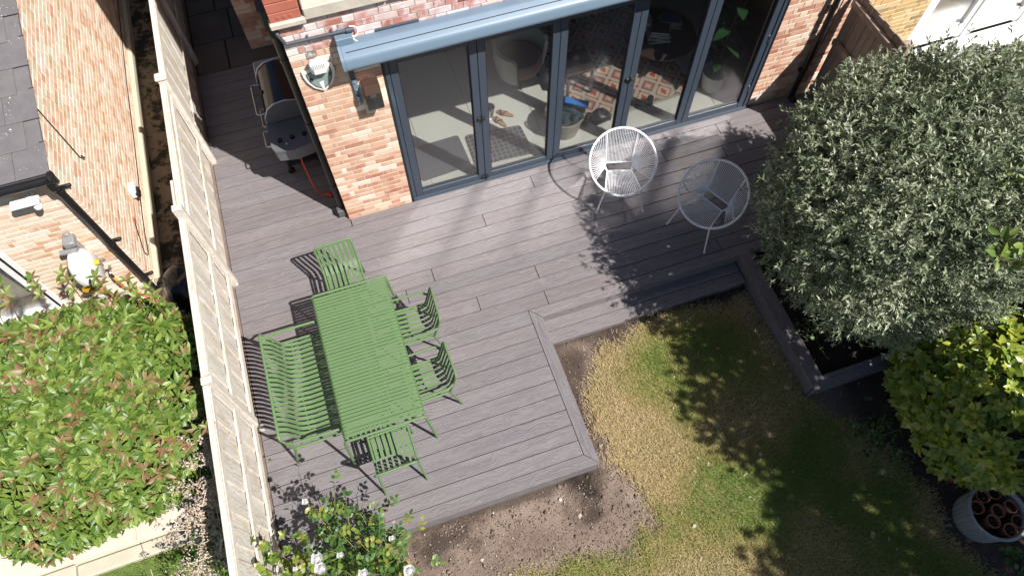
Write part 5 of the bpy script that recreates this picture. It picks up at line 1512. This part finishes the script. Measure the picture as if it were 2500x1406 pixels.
def branches(root, base, tips, r0, mat, name='branch', sub=4):
    m = MB()
    for tp_ in tips:
        b = np.array(base) + rng.normal(0, 0.05, 3) * np.array([1, 1, 0]); tp_ = np.array(tp_)
        mid = (b + tp_) / 2 + rng.normal(0, 0.08, 3)
        path = [b, b * 0.6 + mid * 0.4 + np.array([0, 0, 0.05]), mid, tp_]
        m.tube(fillet(path, 0.3, 3), np.linspace(r0, r0 * 0.25, len(fillet(path, 0.3, 3))), 6)
    return m.build(name, mat, root, True)
bark = simple('brown_bark', (0.12, 0.085, 0.06), 0.9, var=0.3, scale=20, bump=0.5)

# --- viburnum hedge in the left garden
hd = thing('hedge_shrub', 'large glossy green shrub with bronze young leaves left of the fence', 'shrub', (-3.0, -2.1, -0.3))
lv_b, lf_b = leaf_template(4, 0.40, 0.35, 0.22)
vib = leaf_mat('viburnum_leaf', [(0.0, (0.065, 0.13, 0.02)), (0.35, (0.125, 0.205, 0.032)), (0.70, (0.225, 0.30, 0.055)), (0.80, (0.21, 0.21, 0.065)), (0.88, (0.24, 0.165, 0.07)), (1.0, (0.24, 0.115, 0.06))], 0.45, 0.12)
P, N = super_surface(9500, (-3.10, -1.90, 0.60), (1.52, 1.12, 0.98), 2.35, 0.26, 4, 0.1)
k = (P[:, 0] > -4.7) & (P[:, 0] < -1.69); P, N = P[k], N[k]
P = P - N * (rng.uniform(0, 1, len(P)) ** 1.2)[:, None] * 0.34
idx, D, A = whorls(P, N, 7, 0.55, (0.55, 1.35), 0.3)
tipred = 0.5 + 0.7 * (vnoise(P, 2.3, 31, 2) - 0.5) + rng.normal(0, 0.2, len(P)) > 0.68
young = rng.uniform(0, 1, len(idx))
r = np.where(tipred[idx] & (young > 0.35), rng.uniform(0.80, 1.0, len(idx)), rng.uniform(0, 0.72, len(idx)))
S = rng.uniform(0.078, 0.125, len(idx)) * np.where(r > 0.8, 0.9, 1.0)
Lp = P[idx] + D * 0.012 + A * np.where(r > 0.8, 0.05, 0.0)[:, None] * rng.uniform(0.2, 1, len(idx))[:, None]
kk = Lp[:, 0] + D[:, 0] / np.linalg.norm(D, axis=1) * S < -1.60
idx, D, A, r, S, Lp = idx[kk], D[kk], A[kk], r[kk], S[kk], Lp[kk]
view = (CAM_POS - Lp); view /= np.linalg.norm(view, axis=1)[:, None]
R = frames(D, rng.normal(0, 0.35, len(idx)), A)
score = S * np.abs((R[:, :, 2] * view).sum(1)) + 0.08 * ((Lp - np.array([-3.12, -2.13, 0.5])) * view).sum(1)
emit_leaves(hd, 'leaf', lv_b, lf_b, R, S, Lp, r, vib, score)
branches(hd, (-3.0, -2.1, -0.3), P[rng.choice(len(P), 40)], 0.02, bark)
# shoots sticking up at its edge
red_stem = simple('red_stem', (0.14, 0.05, 0.03), 0.6)
tips = [(-2.35, -0.95, 1.55), (-2.62, -0.86, 1.62), (-2.9, -0.80, 1.6), (-3.15, -0.83, 1.66), (-2.1, -1.05, 1.5), (-1.58, -2.72, 1.42), (-3.3, -0.82, 1.55), (-1.9, -1.2, 1.5)]
TP = []
for t_ in tips:
    b_ = np.array(t_) + np.array([rng.normal(0, 0.05) - (0.2 if t_[0] > -1.7 else 0), -0.22 if t_[0] < -1.7 else 0.1, -0.28]); MB().tube([b_, (b_ + t_) / 2 + rng.normal(0, 0.01, 3), t_], 0.005, 5).build('shoot', red_stem, hd, True); TP += [t_, (0.75 * np.array(t_) + 0.25 * b_), (0.5 * np.array(t_) + 0.5 * b_)]
TP = np.array(TP); idx, D, A = whorls(TP, np.tile([0, 0, 1.0], (len(TP), 1)), 5, 0.3, (0.7, 1.3), 0.2)
me = scatter_mesh('shoot_leaves', lv_b, lf_b, frames(D, None, A), rng.uniform(0.075, 0.115, len(idx)), TP[idx], rng.choice([0.3, 0.6, 0.78, 0.9], len(idx)), vib, True)
tag(place('shoot_leaves', me, hd), kind='stuff')

# --- grey-green olive-leaved shrub on the right
ol = thing('olive_shrub', 'big rounded grey-green narrow-leaved shrub overhanging the deck on the right', 'shrub', (5.9, -2.9, -0.1))
oc = np.array([5.54, -2.80, 1.80])
lv_o, lf_o = leaf_template(2, 0.29, 0.15, 0.14)
olm = leaf_mat('olive_leaf', [(0.0, (0.10, 0.135, 0.07)), (0.40, (0.215, 0.26, 0.145)), (0.66, (0.37, 0.41, 0.265)), (0.82, (0.49, 0.525, 0.38)), (0.92, (0.60, 0.62, 0.51)), (1.0, (0.44, 0.49, 0.16))], 0.5, 0.12)
P, N = super_surface(27000, oc, (1.66, 1.23, 1.16), 2.6, 0.36, 12, 0.4, 3.0)
k = (P[:, 0] < 7.9) & in_frame(P, 420); P, N = P[k], N[k]
P = P - N * (rng.uniform(0, 1, len(P)) ** 1.3)[:, None] * 0.55
stick = rng.uniform(0, 1, len(P)) < 0.06
P[stick] += N[stick] * rng.uniform(0.03, 0.17, (stick.sum(), 1))
idx, D, A = whorls(P, N, 9, 0.35, (0.25, 1.15), 0.55)
al_ = rng.uniform(0, 0.075, len(idx))
Lp = P[idx] + A * (al_ - 0.02)[:, None]
S = rng.uniform(0.036, 0.064, len(idx)) * np.where(rng.uniform(0, 1, len(idx)) < 0.04, 1.5, 1.0)
r = np.clip(vnoise(P, 3.2, 41, 3)[idx] * 0.75 + rng.uniform(-0.25, 0.48, len(idx)), 0, 1)
view = (CAM_POS - Lp); view /= np.linalg.norm(view, axis=1)[:, None]
R = frames(D, rng.normal(0, 0.6, len(idx)), A)
score = S * np.abs((R[:, :, 2] * view).sum(1)) + 0.03 * ((Lp - oc) * view).sum(1)
emit_leaves(ol, 'leaf', lv_o, lf_o, R, S, Lp, r, olm, score)
branches(ol, (5.7, -2.9, -0.1), P[rng.choice(len(P), 70)], 0.03, simple('grey_bark', (0.17, 0.15, 0.12), 0.9, var=0.3, scale=20, bump=0.5))

# --- spotted laurel
au = thing('spotted_laurel', 'broad-leaved yellow-green spotted laurel bush at the right edge', 'shrub', (5.9, -4.8, GZ))
ac = np.array([6.30, -4.55, 0.50])
lv_a, lf_a = leaf_template(5, 0.56, 0.2, 0.22)
aum = leaf_mat('laurel_leaf', [(0.0, (0.12, 0.21, 0.03)), (0.4, (0.24, 0.33, 0.045)), (0.7, (0.42, 0.45, 0.065)), (0.9, (0.62, 0.58, 0.09)), (1.0, (0.72, 0.66, 0.18))], 0.28, 0.22, spots=((0.48, 0.46, 0.09), 60, 0.60))
P, N = super_surface(2600, ac, (1.34, 0.98, 0.90), 2.8, 0.22, 18, -0.1)
k = in_frame(P, 350); P, N = P[k], N[k]
P = P - N * (rng.uniform(0, 1, len(P)) ** 1.5)[:, None] * 0.2
idx, D, A = whorls(P, N, 7, 0.6, (0.6, 1.3), 0.3)
S = rng.uniform(0.075, 0.125, len(idx)); r = np.clip(vnoise(P, 2.4, 51, 2)[idx] * 0.7 + rng.uniform(-0.2, 0.45, len(idx)), 0, 1)
Lp = P[idx] + D * 0.01
view = (CAM_POS - Lp); view /= np.linalg.norm(view, axis=1)[:, None]
R = frames(D, rng.normal(0, 0.3, len(idx)), A)
score = S * np.abs((R[:, :, 2] * view).sum(1)) + 0.08 * ((Lp - ac) * view).sum(1)
emit_leaves(au, 'leaf', lv_a, lf_a, R, S, Lp, r, aum, score)
branches(au, (5.9, -4.8, GZ), P[rng.choice(len(P), 25)], 0.02, bark)

# --- rose bush over the deck corner
rb = thing('rose_bush', 'leafy rose bush with white blooms in front of the deck corner', 'rose bush', (-0.8, -4.15, GZ))
rosem = leaf_mat('rose_leaf', [(0.0, (0.04, 0.105, 0.025)), (0.45, (0.075, 0.17, 0.03)), (0.75, (0.16, 0.26, 0.04)), (0.9, (0.30, 0.34, 0.05)), (1.0, (0.34, 0.27, 0.07))], 0.42, 0.25)
stemm = simple('rose_cane', (0.22, 0.20, 0.08), 0.6)
lv_r, lf_r = leaf_template(4, 0.72, 0.2, 0.18)
tips = [(-0.72, -3.47, 0.95), (-0.66, -3.58, 0.85), (-0.20, -3.98, 0.88), (-0.12, -4.05, 0.7), (-0.97, -3.52, 0.98), (-0.88, -3.62, 0.8), (-0.55, -3.75, 0.9), (-0.40, -3.85, 0.95), (-0.75, -3.85, 1.02), (-0.6, -4.0, 1.0), (-0.42, -4.05, 0.98), (-0.30, -4.2, 0.9), (-0.9, -3.95, 0.95), (-1.05, -3.85, 0.8), (-0.75, -4.2, 1.05), (-0.55, -4.3, 1.05), (-1.0, -4.25, 0.95), (-0.2, -4.35, 0.8), (-1.15, -4.1, 0.85), (-0.5, -3.6, 0.75), (-0.35, -3.72, 0.65), (-0.3, -3.95, 0.7), (-0.85, -3.75, 0.6), (-0.1, -4.25, 0.6)]
LP, LD, LU, LS, LR = [], [], [], [], []
cm = MB()
for t_ in tips:
    t_ = np.array(t_); b_ = np.array([-0.75 + rng.normal(0, 0.22), -4.2 + rng.normal(0, 0.10), GZ]); mid = (b_ + t_) / 2 + np.array([0, -0.06, 0.16]) + rng.normal(0, 0.04, 3)
    pts = [(1 - u) ** 2 * b_ + 2 * u * (1 - u) * mid + u * u * t_ for u in np.linspace(0, 1, 9)]
    cm.tube(pts, np.linspace(0.007, 0.0025, 9), 6)
    for u in np.linspace(0.35, 1.0, 9):
        p_ = (1 - u) ** 2 * b_ + 2 * u * (1 - u) * mid + u * u * t_
        a = rng.uniform(0, 6.28); d_ = np.array([math.cos(a), math.sin(a), rng.uniform(0.0, 0.5)]); d_ /= np.linalg.norm(d_)
        rs_ = rng.uniform(0.10, 0.15); side_ = np.cross(d_, (0, 0, 1)); side_ /= np.linalg.norm(side_)
        cm.tube([p_, p_ + d_ * rs_], 0.0014, 4)
        tone = np.clip(rng.uniform(0, 0.7) + (0.3 if u > 0.9 else 0), 0, 1)
        for (f_, sg) in ((0.4, 1), (0.4, -1), (0.75, 1), (0.75, -1), (1.0, 0)):
            LP.append(p_ + d_ * rs_ * f_); LD.append(d_ * (1.0 if sg == 0 else 0.45) + side_ * sg); LU.append((0, 0, 1)); LS.append(rng.uniform(0.042, 0.066)); LR.append(np.clip(tone + rng.normal(0, 0.1), 0, 1))
cm.build('cane', stemm, rb, True)
LP, LD, LS, LR = np.array(LP), np.array(LD), np.array(LS), np.array(LR)
R = frames(LD, rng.normal(0, 0.5, len(LP)), np.array([0, 0, 1.0]) + rng.normal(0, 0.35, (len(LP), 3)))
emit_leaves(rb, 'leaf', lv_r, lf_r, R, LS, LP, LR, rosem, LP[:, 2])
# rose blooms: spiralling cupped petals
pet = leaf_mat('white_petal', [(0.0, (0.93, 0.92, 0.92)), (1.0, (0.90, 0.80, 0.85))], 0.8, 0.5)
pv_, pf_ = [], []
for i in range(4):
    for j in range(4):
        u, v_ = j / 3 - 0.5, i / 3
        pv_.append((u * (0.5 + 0.9 * v_ - 0.45 * v_ * v_) * 1.25, v_ * 0.95 - 0.25 * abs(u) * v_, 0.55 * v_ * v_ + 0.7 * u * u * v_))
for i in range(3):
    for j in range(3): a = i * 4 + j; pf_.append((a, a + 1, a + 5, a + 4))
pm_ = fast_mesh('petal', np.array(pv_), np.array(pf_), pet, np.zeros(16), True)
pm2 = fast_mesh('petal', np.array(pv_), np.array(pf_), pet, np.ones(16), True)
blooms = [((-0.965, -3.52, 1.03), 0.034), ((-0.945, -4.04, 1.12), 0.058), ((-0.93, -4.12, 1.10), 0.055), ((-0.76, -4.07, 1.10), 0.032), ((-0.60, -4.28, 1.13), 0.045), ((-0.25, -4.36, 0.98), 0.055), ((-1.18, -4.02, 0.92), 0.026), ((-0.28, -3.92, 0.96), 0.016), ((-0.33, -4.05, 0.95), 0.03)]
for (c, s_) in blooms:
    s_ *= 1.25
    f = MB().sphere((0, 0, 0.25 * s_), 0.42 * s_, 10, 7).build('bloom', pet if s_ > 0.02 else simple('pink_bud', (0.6, 0.25, 0.25), 0.6), rb, True, loc=local(rb, c))
    n_ = 12 if s_ > 0.03 else 7
    for k_ in range(n_):
        ring_ = k_ / n_
        o = place('petal', pm2 if ring_ < 0.35 and s_ > 0.05 else pm_, f, (0, 0, -0.1 * s_), (1.0 - 0.95 * ring_ + rng.normal(0, 0.1), 0, k_ * 2.4), (s_ * (0.5 + 0.5 * ring_),) * 3)

# --- low bronze-yellow shrub at the foot of the fence
yb = thing('bronze_shrub', 'small shrub with yellow and bronze young leaves at the foot of the fence', 'shrub', (-1.33, -4.1, GZ))
tips = [(-1.50, -3.66, 0.92), (-1.40, -3.72, 0.85), (-1.60, -3.80, 0.95), (-1.30, -3.86, 0.9), (-1.46, -3.92, 1.0), (-1.20, -3.95, 0.8), (-1.55, -4.0, 0.95), (-1.3, -4.05, 0.95), (-1.15, -3.72, 0.8), (-1.1, -4.0, 0.7), (-1.42, -3.8, 0.7), (-1.22, -3.82, 0.6)]
branches(yb, (-1.33, -4.15, GZ), tips, 0.007, stemm, 'cane')
TP = np.concatenate([np.array(tips)] + [np.array(tips) + rng.normal(0, 0.06, (len(tips), 3)) - np.array([0, 0.02, 0.10 * j]) for j in (1, 2, 3)])
idx, D, A = whorls(TP, np.tile([0, 0, 1.0], (len(TP), 1)), 6, 0.3, (0.7, 1.35), 0.4)
R = frames(D, rng.normal(0, 0.3, len(idx)), A)
emit_leaves(yb, 'leaf', lv_r, lf_r, R, rng.uniform(0.04, 0.065, len(idx)), TP[idx], np.clip(rng.normal(0.8, 0.15, len(idx)), 0, 1), rosem, TP[idx][:, 2])

# --- dry beige shrub between hedge and fence
ds_ = thing('dry_shrub', 'dry twiggy beige shrub with bare pale branches beside the fence', 'shrub', (-1.95, -3.3, -0.36))
pale = simple('pale_dry_wood', (0.55, 0.48, 0.38), 0.85, var=0.2, scale=20)
m = MB()
for pth in ([(-1.72, -2.95, 0.5), (-1.70, -3.15, 0.55), (-1.66, -3.32, 0.45)], [(-1.68, -3.50, 0.75), (-1.80, -3.52, 0.80), (-1.88, -3.62, 0.65), (-1.84, -3.78, 0.6), (-1.70, -3.72, 0.72), (-1.60, -3.66, 0.78)], [(-1.84, -3.76, 0.6), (-1.86, -3.92, 0.4), (-2.0, -4.02, 0.1)], [(-2.0, -3.2, -0.36), (-1.95, -3.3, 0.2), (-1.85, -3.45, 0.6)]):
    m.tube(fillet(pth, 0.08, 4), 0.011, 7)
m.build('bare_branch', pale, ds_, True)
n = 210
q = np.concatenate([rng.normal((-1.74, -2.85, 0.95), (0.08, 0.20, 0.12), (n // 3, 3)), rng.normal((-1.95, -3.2, 0.72), (0.14, 0.15, 0.12), (n // 3, 3)), rng.normal((-2.05, -3.62, 0.55), (0.18, 0.20, 0.12), (n // 3, 3))])
m = MB()
for p_ in q[::2]: m.tube([p_, p_ + rng.normal(0, 0.08, 3)], 0.0035, 4)
for p_ in q[::9]: m.tube([p_, (p_ + np.array([-2.0, -3.3, -0.3])) / 2 + rng.normal(0, 0.08, 3), np.array([-2.0, -3.3, -0.3]) + rng.normal(0, 0.1, 3)], 0.006, 5)
m.build('twig', pale, ds_)
dry = leaf_mat('dry_bract', [(0.0, (0.34, 0.22, 0.16)), (0.5, (0.60, 0.48, 0.38)), (1.0, (0.74, 0.64, 0.55))], 0.8, 0.2)
QQ = np.repeat(q, 22, 0) + rng.normal(0, 0.024, (len(q) * 22, 3))
me = scatter_mesh('dry_flowers', lv_o, lf_o, frames(rng.normal(0, 1, QQ.shape)), np.stack([rng.uniform(0.028, 0.046, len(QQ))] * 3, -1) * np.array([1.3, 0.7, 1]), QQ, rng.uniform(0, 1, len(QQ)), dry)
tag(place('dry_flowers', me, ds_), kind='stuff')
gq = rng.normal((-1.93, -3.25, 0.30), (0.17, 0.40, 0.16), (420, 3)); D = rng.normal(0, 1, gq.shape) + np.array([0, 0, 0.4])
tag(place('foliage', scatter_mesh('foliage', lv_r, lf_r, frames(D), rng.uniform(0.04, 0.07, 420), gq, rng.uniform(0, 0.6, 420), rosem, True), ds_), kind='stuff')

# --- shaded ground plants in the bed and under the laurel
def low_plant(label, c, n_, rad, size, mat=rosem, hi=0.2):
    o = thing('ground_plant', label, 'plant', c)
    p_ = np.array(c) + rng.normal(0, 1, (n_, 3)) * np.array([rad, rad, 0.0]) + np.array([0, 0, 1]) * rng.uniform(0.03, hi, (n_, 1))
    D = rng.normal(0, 1, p_.shape) * np.array([1, 1, 0.4])
    emit_leaves(o, 'leaf', lv_r, lf_r, frames(D, rng.normal(0, 0.3, n_)), rng.uniform(size * 0.7, size * 1.2, n_), p_, rng.uniform(0, 0.6, n_), mat, p_[:, 2], 40)
    m = MB()
    for q_ in p_[::4]: m.tube([np.array(c) + rng.normal(0, 0.01, 3) * np.array([1, 1, 0]), q_], 0.0025, 4)
    m.build('stem', stemm, o)
    return o
low_plant('small ivy-leaved plant in the raised bed at the corner of the deck', (4.62, -2.22, -0.10), 26, 0.09, 0.07)
low_plant('low dark plant in the raised bed below the grey-green shrub', (4.72, -3.2, -0.10), 40, 0.12, 0.06)
low_plant('dim leafy plant in the shade left of the spotted laurel', (4.82, -4.5, GZ), 90, 0.16, 0.06, hi=0.3)
low_plant('small green plant at the bottom right corner below the fluted planter', (5.55, -6.05, GZ), 40, 0.10, 0.09, hi=0.25)
# --- fluted planter full of terracotta pots
fp = thing('fluted_planter', 'round grey fluted planter holding small terracotta pots', 'planter', (5.36, -5.58, GZ))
fl_ = lambda k_, z: (0.035 if (k_ % 4) < 2 else -0.02) if 0.02 < z < 0.37 else 0
galv = simple('grey_fluted_metal', (0.34, 0.36, 0.38), 0.55, var=0.3, scale=8, metal=0.3)
MB().lathe([(0.235, 0.0), (0.24, 0.03), (0.262, 0.36), (0.268, 0.385), (0.285, 0.39), (0.288, 0.405), (0.262, 0.408), (0.25, 0.39), (0.235, 0.06), (0.01, 0.05)], 128, flute=fl_, close=False).build('body', galv, fp, True, loc=(0, 0, 0))
MB().lathe([(0.01, 0.14), (0.245, 0.14)], 32, close=False).build('soil_fill', simple('planter_compost', (0.03, 0.02, 0.015), 0.97, bump=1, bscale=50), fp, loc=(0, 0, 0))
terra = simple('terracotta', (0.36, 0.13, 0.075), 0.8, var=0.25, scale=10, bump=0.2)
dirt = simple('pot_soil', (0.02, 0.014, 0.011), 0.97, bump=1, bscale=80)
where = ['left of the two at the back rim', 'right of the two at the back rim', 'at the left rim', 'in the middle of the ring', 'beside the middle one on the right', 'at the far right rim', 'front left near the rim', 'frontmost by the lower rim']
for (px, py), wl in zip(((625, 570), (755, 535), (535, 690), (718, 725), (870, 685), (920, 845), (638, 835), (795, 910)), where):
    rx_, up_ = (px - 712) / 1050, (740 - py) / 1050 * 1.0
    x_, y_ = 5.36 + rx_ * 0.952 + up_ * 0.305, -5.58 - rx_ * 0.305 + up_ * 0.952
    tpot = thing('terracotta_pot', 'small terracotta pot in the fluted planter, ' + wl, 'pot', (x_, y_, GZ + 0.235), 0, 'terracotta pots in the planter')
    MB().lathe([(0.045, 0), (0.060, 0.11), (0.066, 0.112), (0.068, 0.15), (0.060, 0.15), (0.056, 0.115), (0.05, 0.1)], 22, close=False).build('body', terra, tpot, True, loc=(0, 0, 0))
    MB().lathe([(0.001, 0.116), (0.03, 0.12), (0.0575, 0.114)], 18, close=False).build('soil', dirt, tpot, loc=(0, 0, 0))
    tpot.rotation_euler = (random.uniform(-.08, .08), random.uniform(-.08, .08), 0)
lpz = thing('terracotta_pot', 'larger terracotta pot with a dark leafy plant under the spotted laurel', 'pot', (5.38, -5.08, GZ))
MB().lathe([(0.11, 0), (0.14, 0.17), (0.155, 0.172), (0.16, 0.22), (0.145, 0.22), (0.135, 0.18), (0.01, 0.17)], 26, close=False).build('body', terra, lpz, True, loc=(0, 0, 0))
p_ = np.array([5.38, -5.08, GZ + 0.2]) + rng.normal(0, 0.08, (40, 3)) * np.array([1, 1, 0.5])
tag(place('foliage', scatter_mesh('foliage', lv_r, lf_r, frames(rng.normal(0, 1, (40, 3))), rng.uniform(0.04, 0.06, 40), p_, rng.uniform(0, 0.5, 40), rosem, True), lpz), kind='stuff')

# --- fallen leaves on the lawn
fall = leaf_mat('fallen_leaf', [(0.0, (0.50, 0.42, 0.30)), (0.4, (0.62, 0.58, 0.48)), (0.7, (0.45, 0.38, 0.10)), (1.0, (0.30, 0.16, 0.08))], 0.6, 0.2)
fv = leaf_variants('fallen_leaf', lv_r, lf_r, fall, 6)
spots_ = [(4.24, -5.34, 0.08, 3, 'large greenish fallen leaf on the sunny grass in the lower right'), (3.62, -3.0, 0.06, 5, 'curled brown fallen leaf at the edge of the shadow nearest the step'), (4.49, -4.3, 0.075, 5, 'brown fallen leaf in the shade right of the lawn'), (2.56, -4.70, 0.05, 1, 'pale fallen leaf on the yellowed grass near the soil'), (4.95, -4.75, 0.07, 3, 'yellow fallen leaf in the shade by the dim leafy plant'), (4.70, -4.85, 0.07, 0, 'dry curled fallen leaf in the shade left of the terracotta pot'), (4.90, -5.15, 0.05, 2, 'small yellow fallen leaf left of the fluted planter'), (3.52, -4.28, 0.06, 1, 'pale narrow fallen leaf in the middle of the lawn shadow')]
for (x_, y_, s_, k_, lb) in spots_:
    o = place('fallen_leaf', fv[k_], None, (x_, y_, GZ + 0.055), (random.uniform(-.3, .3), random.uniform(-.3, .3), random.uniform(0, 6.28)), (s_, s_, s_)); tag(o, lb, 'leaf', 'fallen leaves on the lawn')
n = 90
x_ = rng.uniform(2.2, 5.0, n); y_ = rng.uniform(-5.9, -2.5, n); a = rng.uniform(0, 6.28, n)
me = scatter_mesh('leaf_litter', lv_o, lf_o, frames(np.stack([np.cos(a), np.sin(a), rng.normal(0, 0.15, n)], -1)), rng.uniform(0.035, 0.055, n), np.stack([x_, y_, np.full(n, GZ + 0.052)], -1), rng.uniform(0, 0.55, n), fall)
tag(place('leaf_litter', me), 'scattered narrow pale dry leaves strewn over the lawn', 'leaf litter', kind='stuff')

# --- black refuse sack in the alley
sk_ = MB().sphere((0, 0, 0), 1, 26, 18); V = np.array(sk_.V); V = V * np.array([0.27, 0.34, 0.38]); V += (vnoise(V + 3, 5, 6, 2)[:, None] - 0.5) * V * 0.35; V[:, 2] = np.maximum(V[:, 2] + 0.33, 0.0)
sk_.V = [tuple(v) for v in V + np.array([-2.02, -0.42, -0.30])]
tag(sk_.build('refuse_sack', simple('black_polythene', (0.008, 0.008, 0.009), 0.25, var=0.2, bump=0.3, bscale=20), None, True), 'shiny black refuse sack in the alley between hedge and fence', 'sack')

# ------------------------------------------------------------------ trees standing just outside the picture that shade the garden
def garden_tree(label, base, c, rad, n_, seed, size, mat, dens=7):
    t = thing('garden_tree', label, 'tree', base)
    c = np.array(c)
    m = MB(); m.tube(fillet([base, (np.array(base) * 0.5 + c * 0.5) + np.array([0.1, 0.05, 0]), c + np.array([0, 0, 0.4])], 0.5, 4), np.linspace(0.13, 0.05, 7), 10); m.build('trunk', bark, t, True)
    d = rng.normal(0, 1, (n_, 3)); d /= np.linalg.norm(d, axis=1)[:, None]
    rr = rng.uniform(0.45, 1.0, n_) ** 0.5
    P = c + d * np.array(rad) * (rr * (0.72 + 0.56 * vnoise(d * 2 + seed, 1.4, seed, 2)))[:, None]
    branches(t, tuple(c - np.array([0, 0, rad[2] * 0.5])), P[rng.choice(n_, 26)], 0.035, bark)
    idx, D, A = whorls(P, d, dens, 0.3, (0.5, 1.5), 0.5)
    Lp = P[idx] + D * rng.uniform(0, 0.18, len(idx))[:, None]
    me = scatter_mesh('crown', lv_r, lf_r, frames(D, rng.normal(0, 0.5, len(idx)), A), rng.uniform(size * 0.7, size * 1.3, len(idx)), Lp, rng.uniform(0.2, 0.8, len(idx)), mat, True)
    tag(place('crown', me, t), kind='stuff')
    return t
garden_tree('tall leafy tree whose shadow falls across the lawn', (9.4, -9.2, GZ), (8.0, -9.35, 4.5), (2.75, 2.4, 1.6), 3200, 3, 0.13, rosem)
tb_ = garden_tree('leafy tree reaching in over the grey-green shrub from the right', (6.9, -6.9, GZ), (5.72, -5.95, 3.6), (0.62, 0.75, 0.6), 300, 5, 0.10, rosem)
bp = np.array([[4.74, -3.90, 2.75], [4.86, -3.95, 2.80], [4.95, -3.88, 2.82], [5.05, -3.95, 2.9], [4.84, -3.8, 2.78], [5.27, -3.33, 2.78], [5.36, -3.42, 2.85], [5.2, -3.8, 2.85], [5.35, -4.0, 2.95], [5.45, -3.6, 2.9]])
m = MB()
for p_ in bp[::2]: m.tube(fillet([p_, p_ * 0.6 + np.array([5.9, -5.7, 3.3]) * 0.4 + np.array([0, 0, 0.1]), (5.9, -5.7, 3.3)], 0.3, 3), 0.008, 5)
m.build('branch', bark, tb_, True)
idx, D, A = whorls(bp, np.tile([-0.5, 0.1, 0.3], (len(bp), 1)), 7, 0.2, (0.4, 1.3), 0.3)
tag(place('branch_leaves', scatter_mesh('branch_leaves', lv_b, lf_b, frames(D, None, A), rng.uniform(0.09, 0.14, len(idx)), bp[idx] + D * 0.03, rng.uniform(0.2, 0.75, len(idx)), vib, True), tb_), kind='stuff')
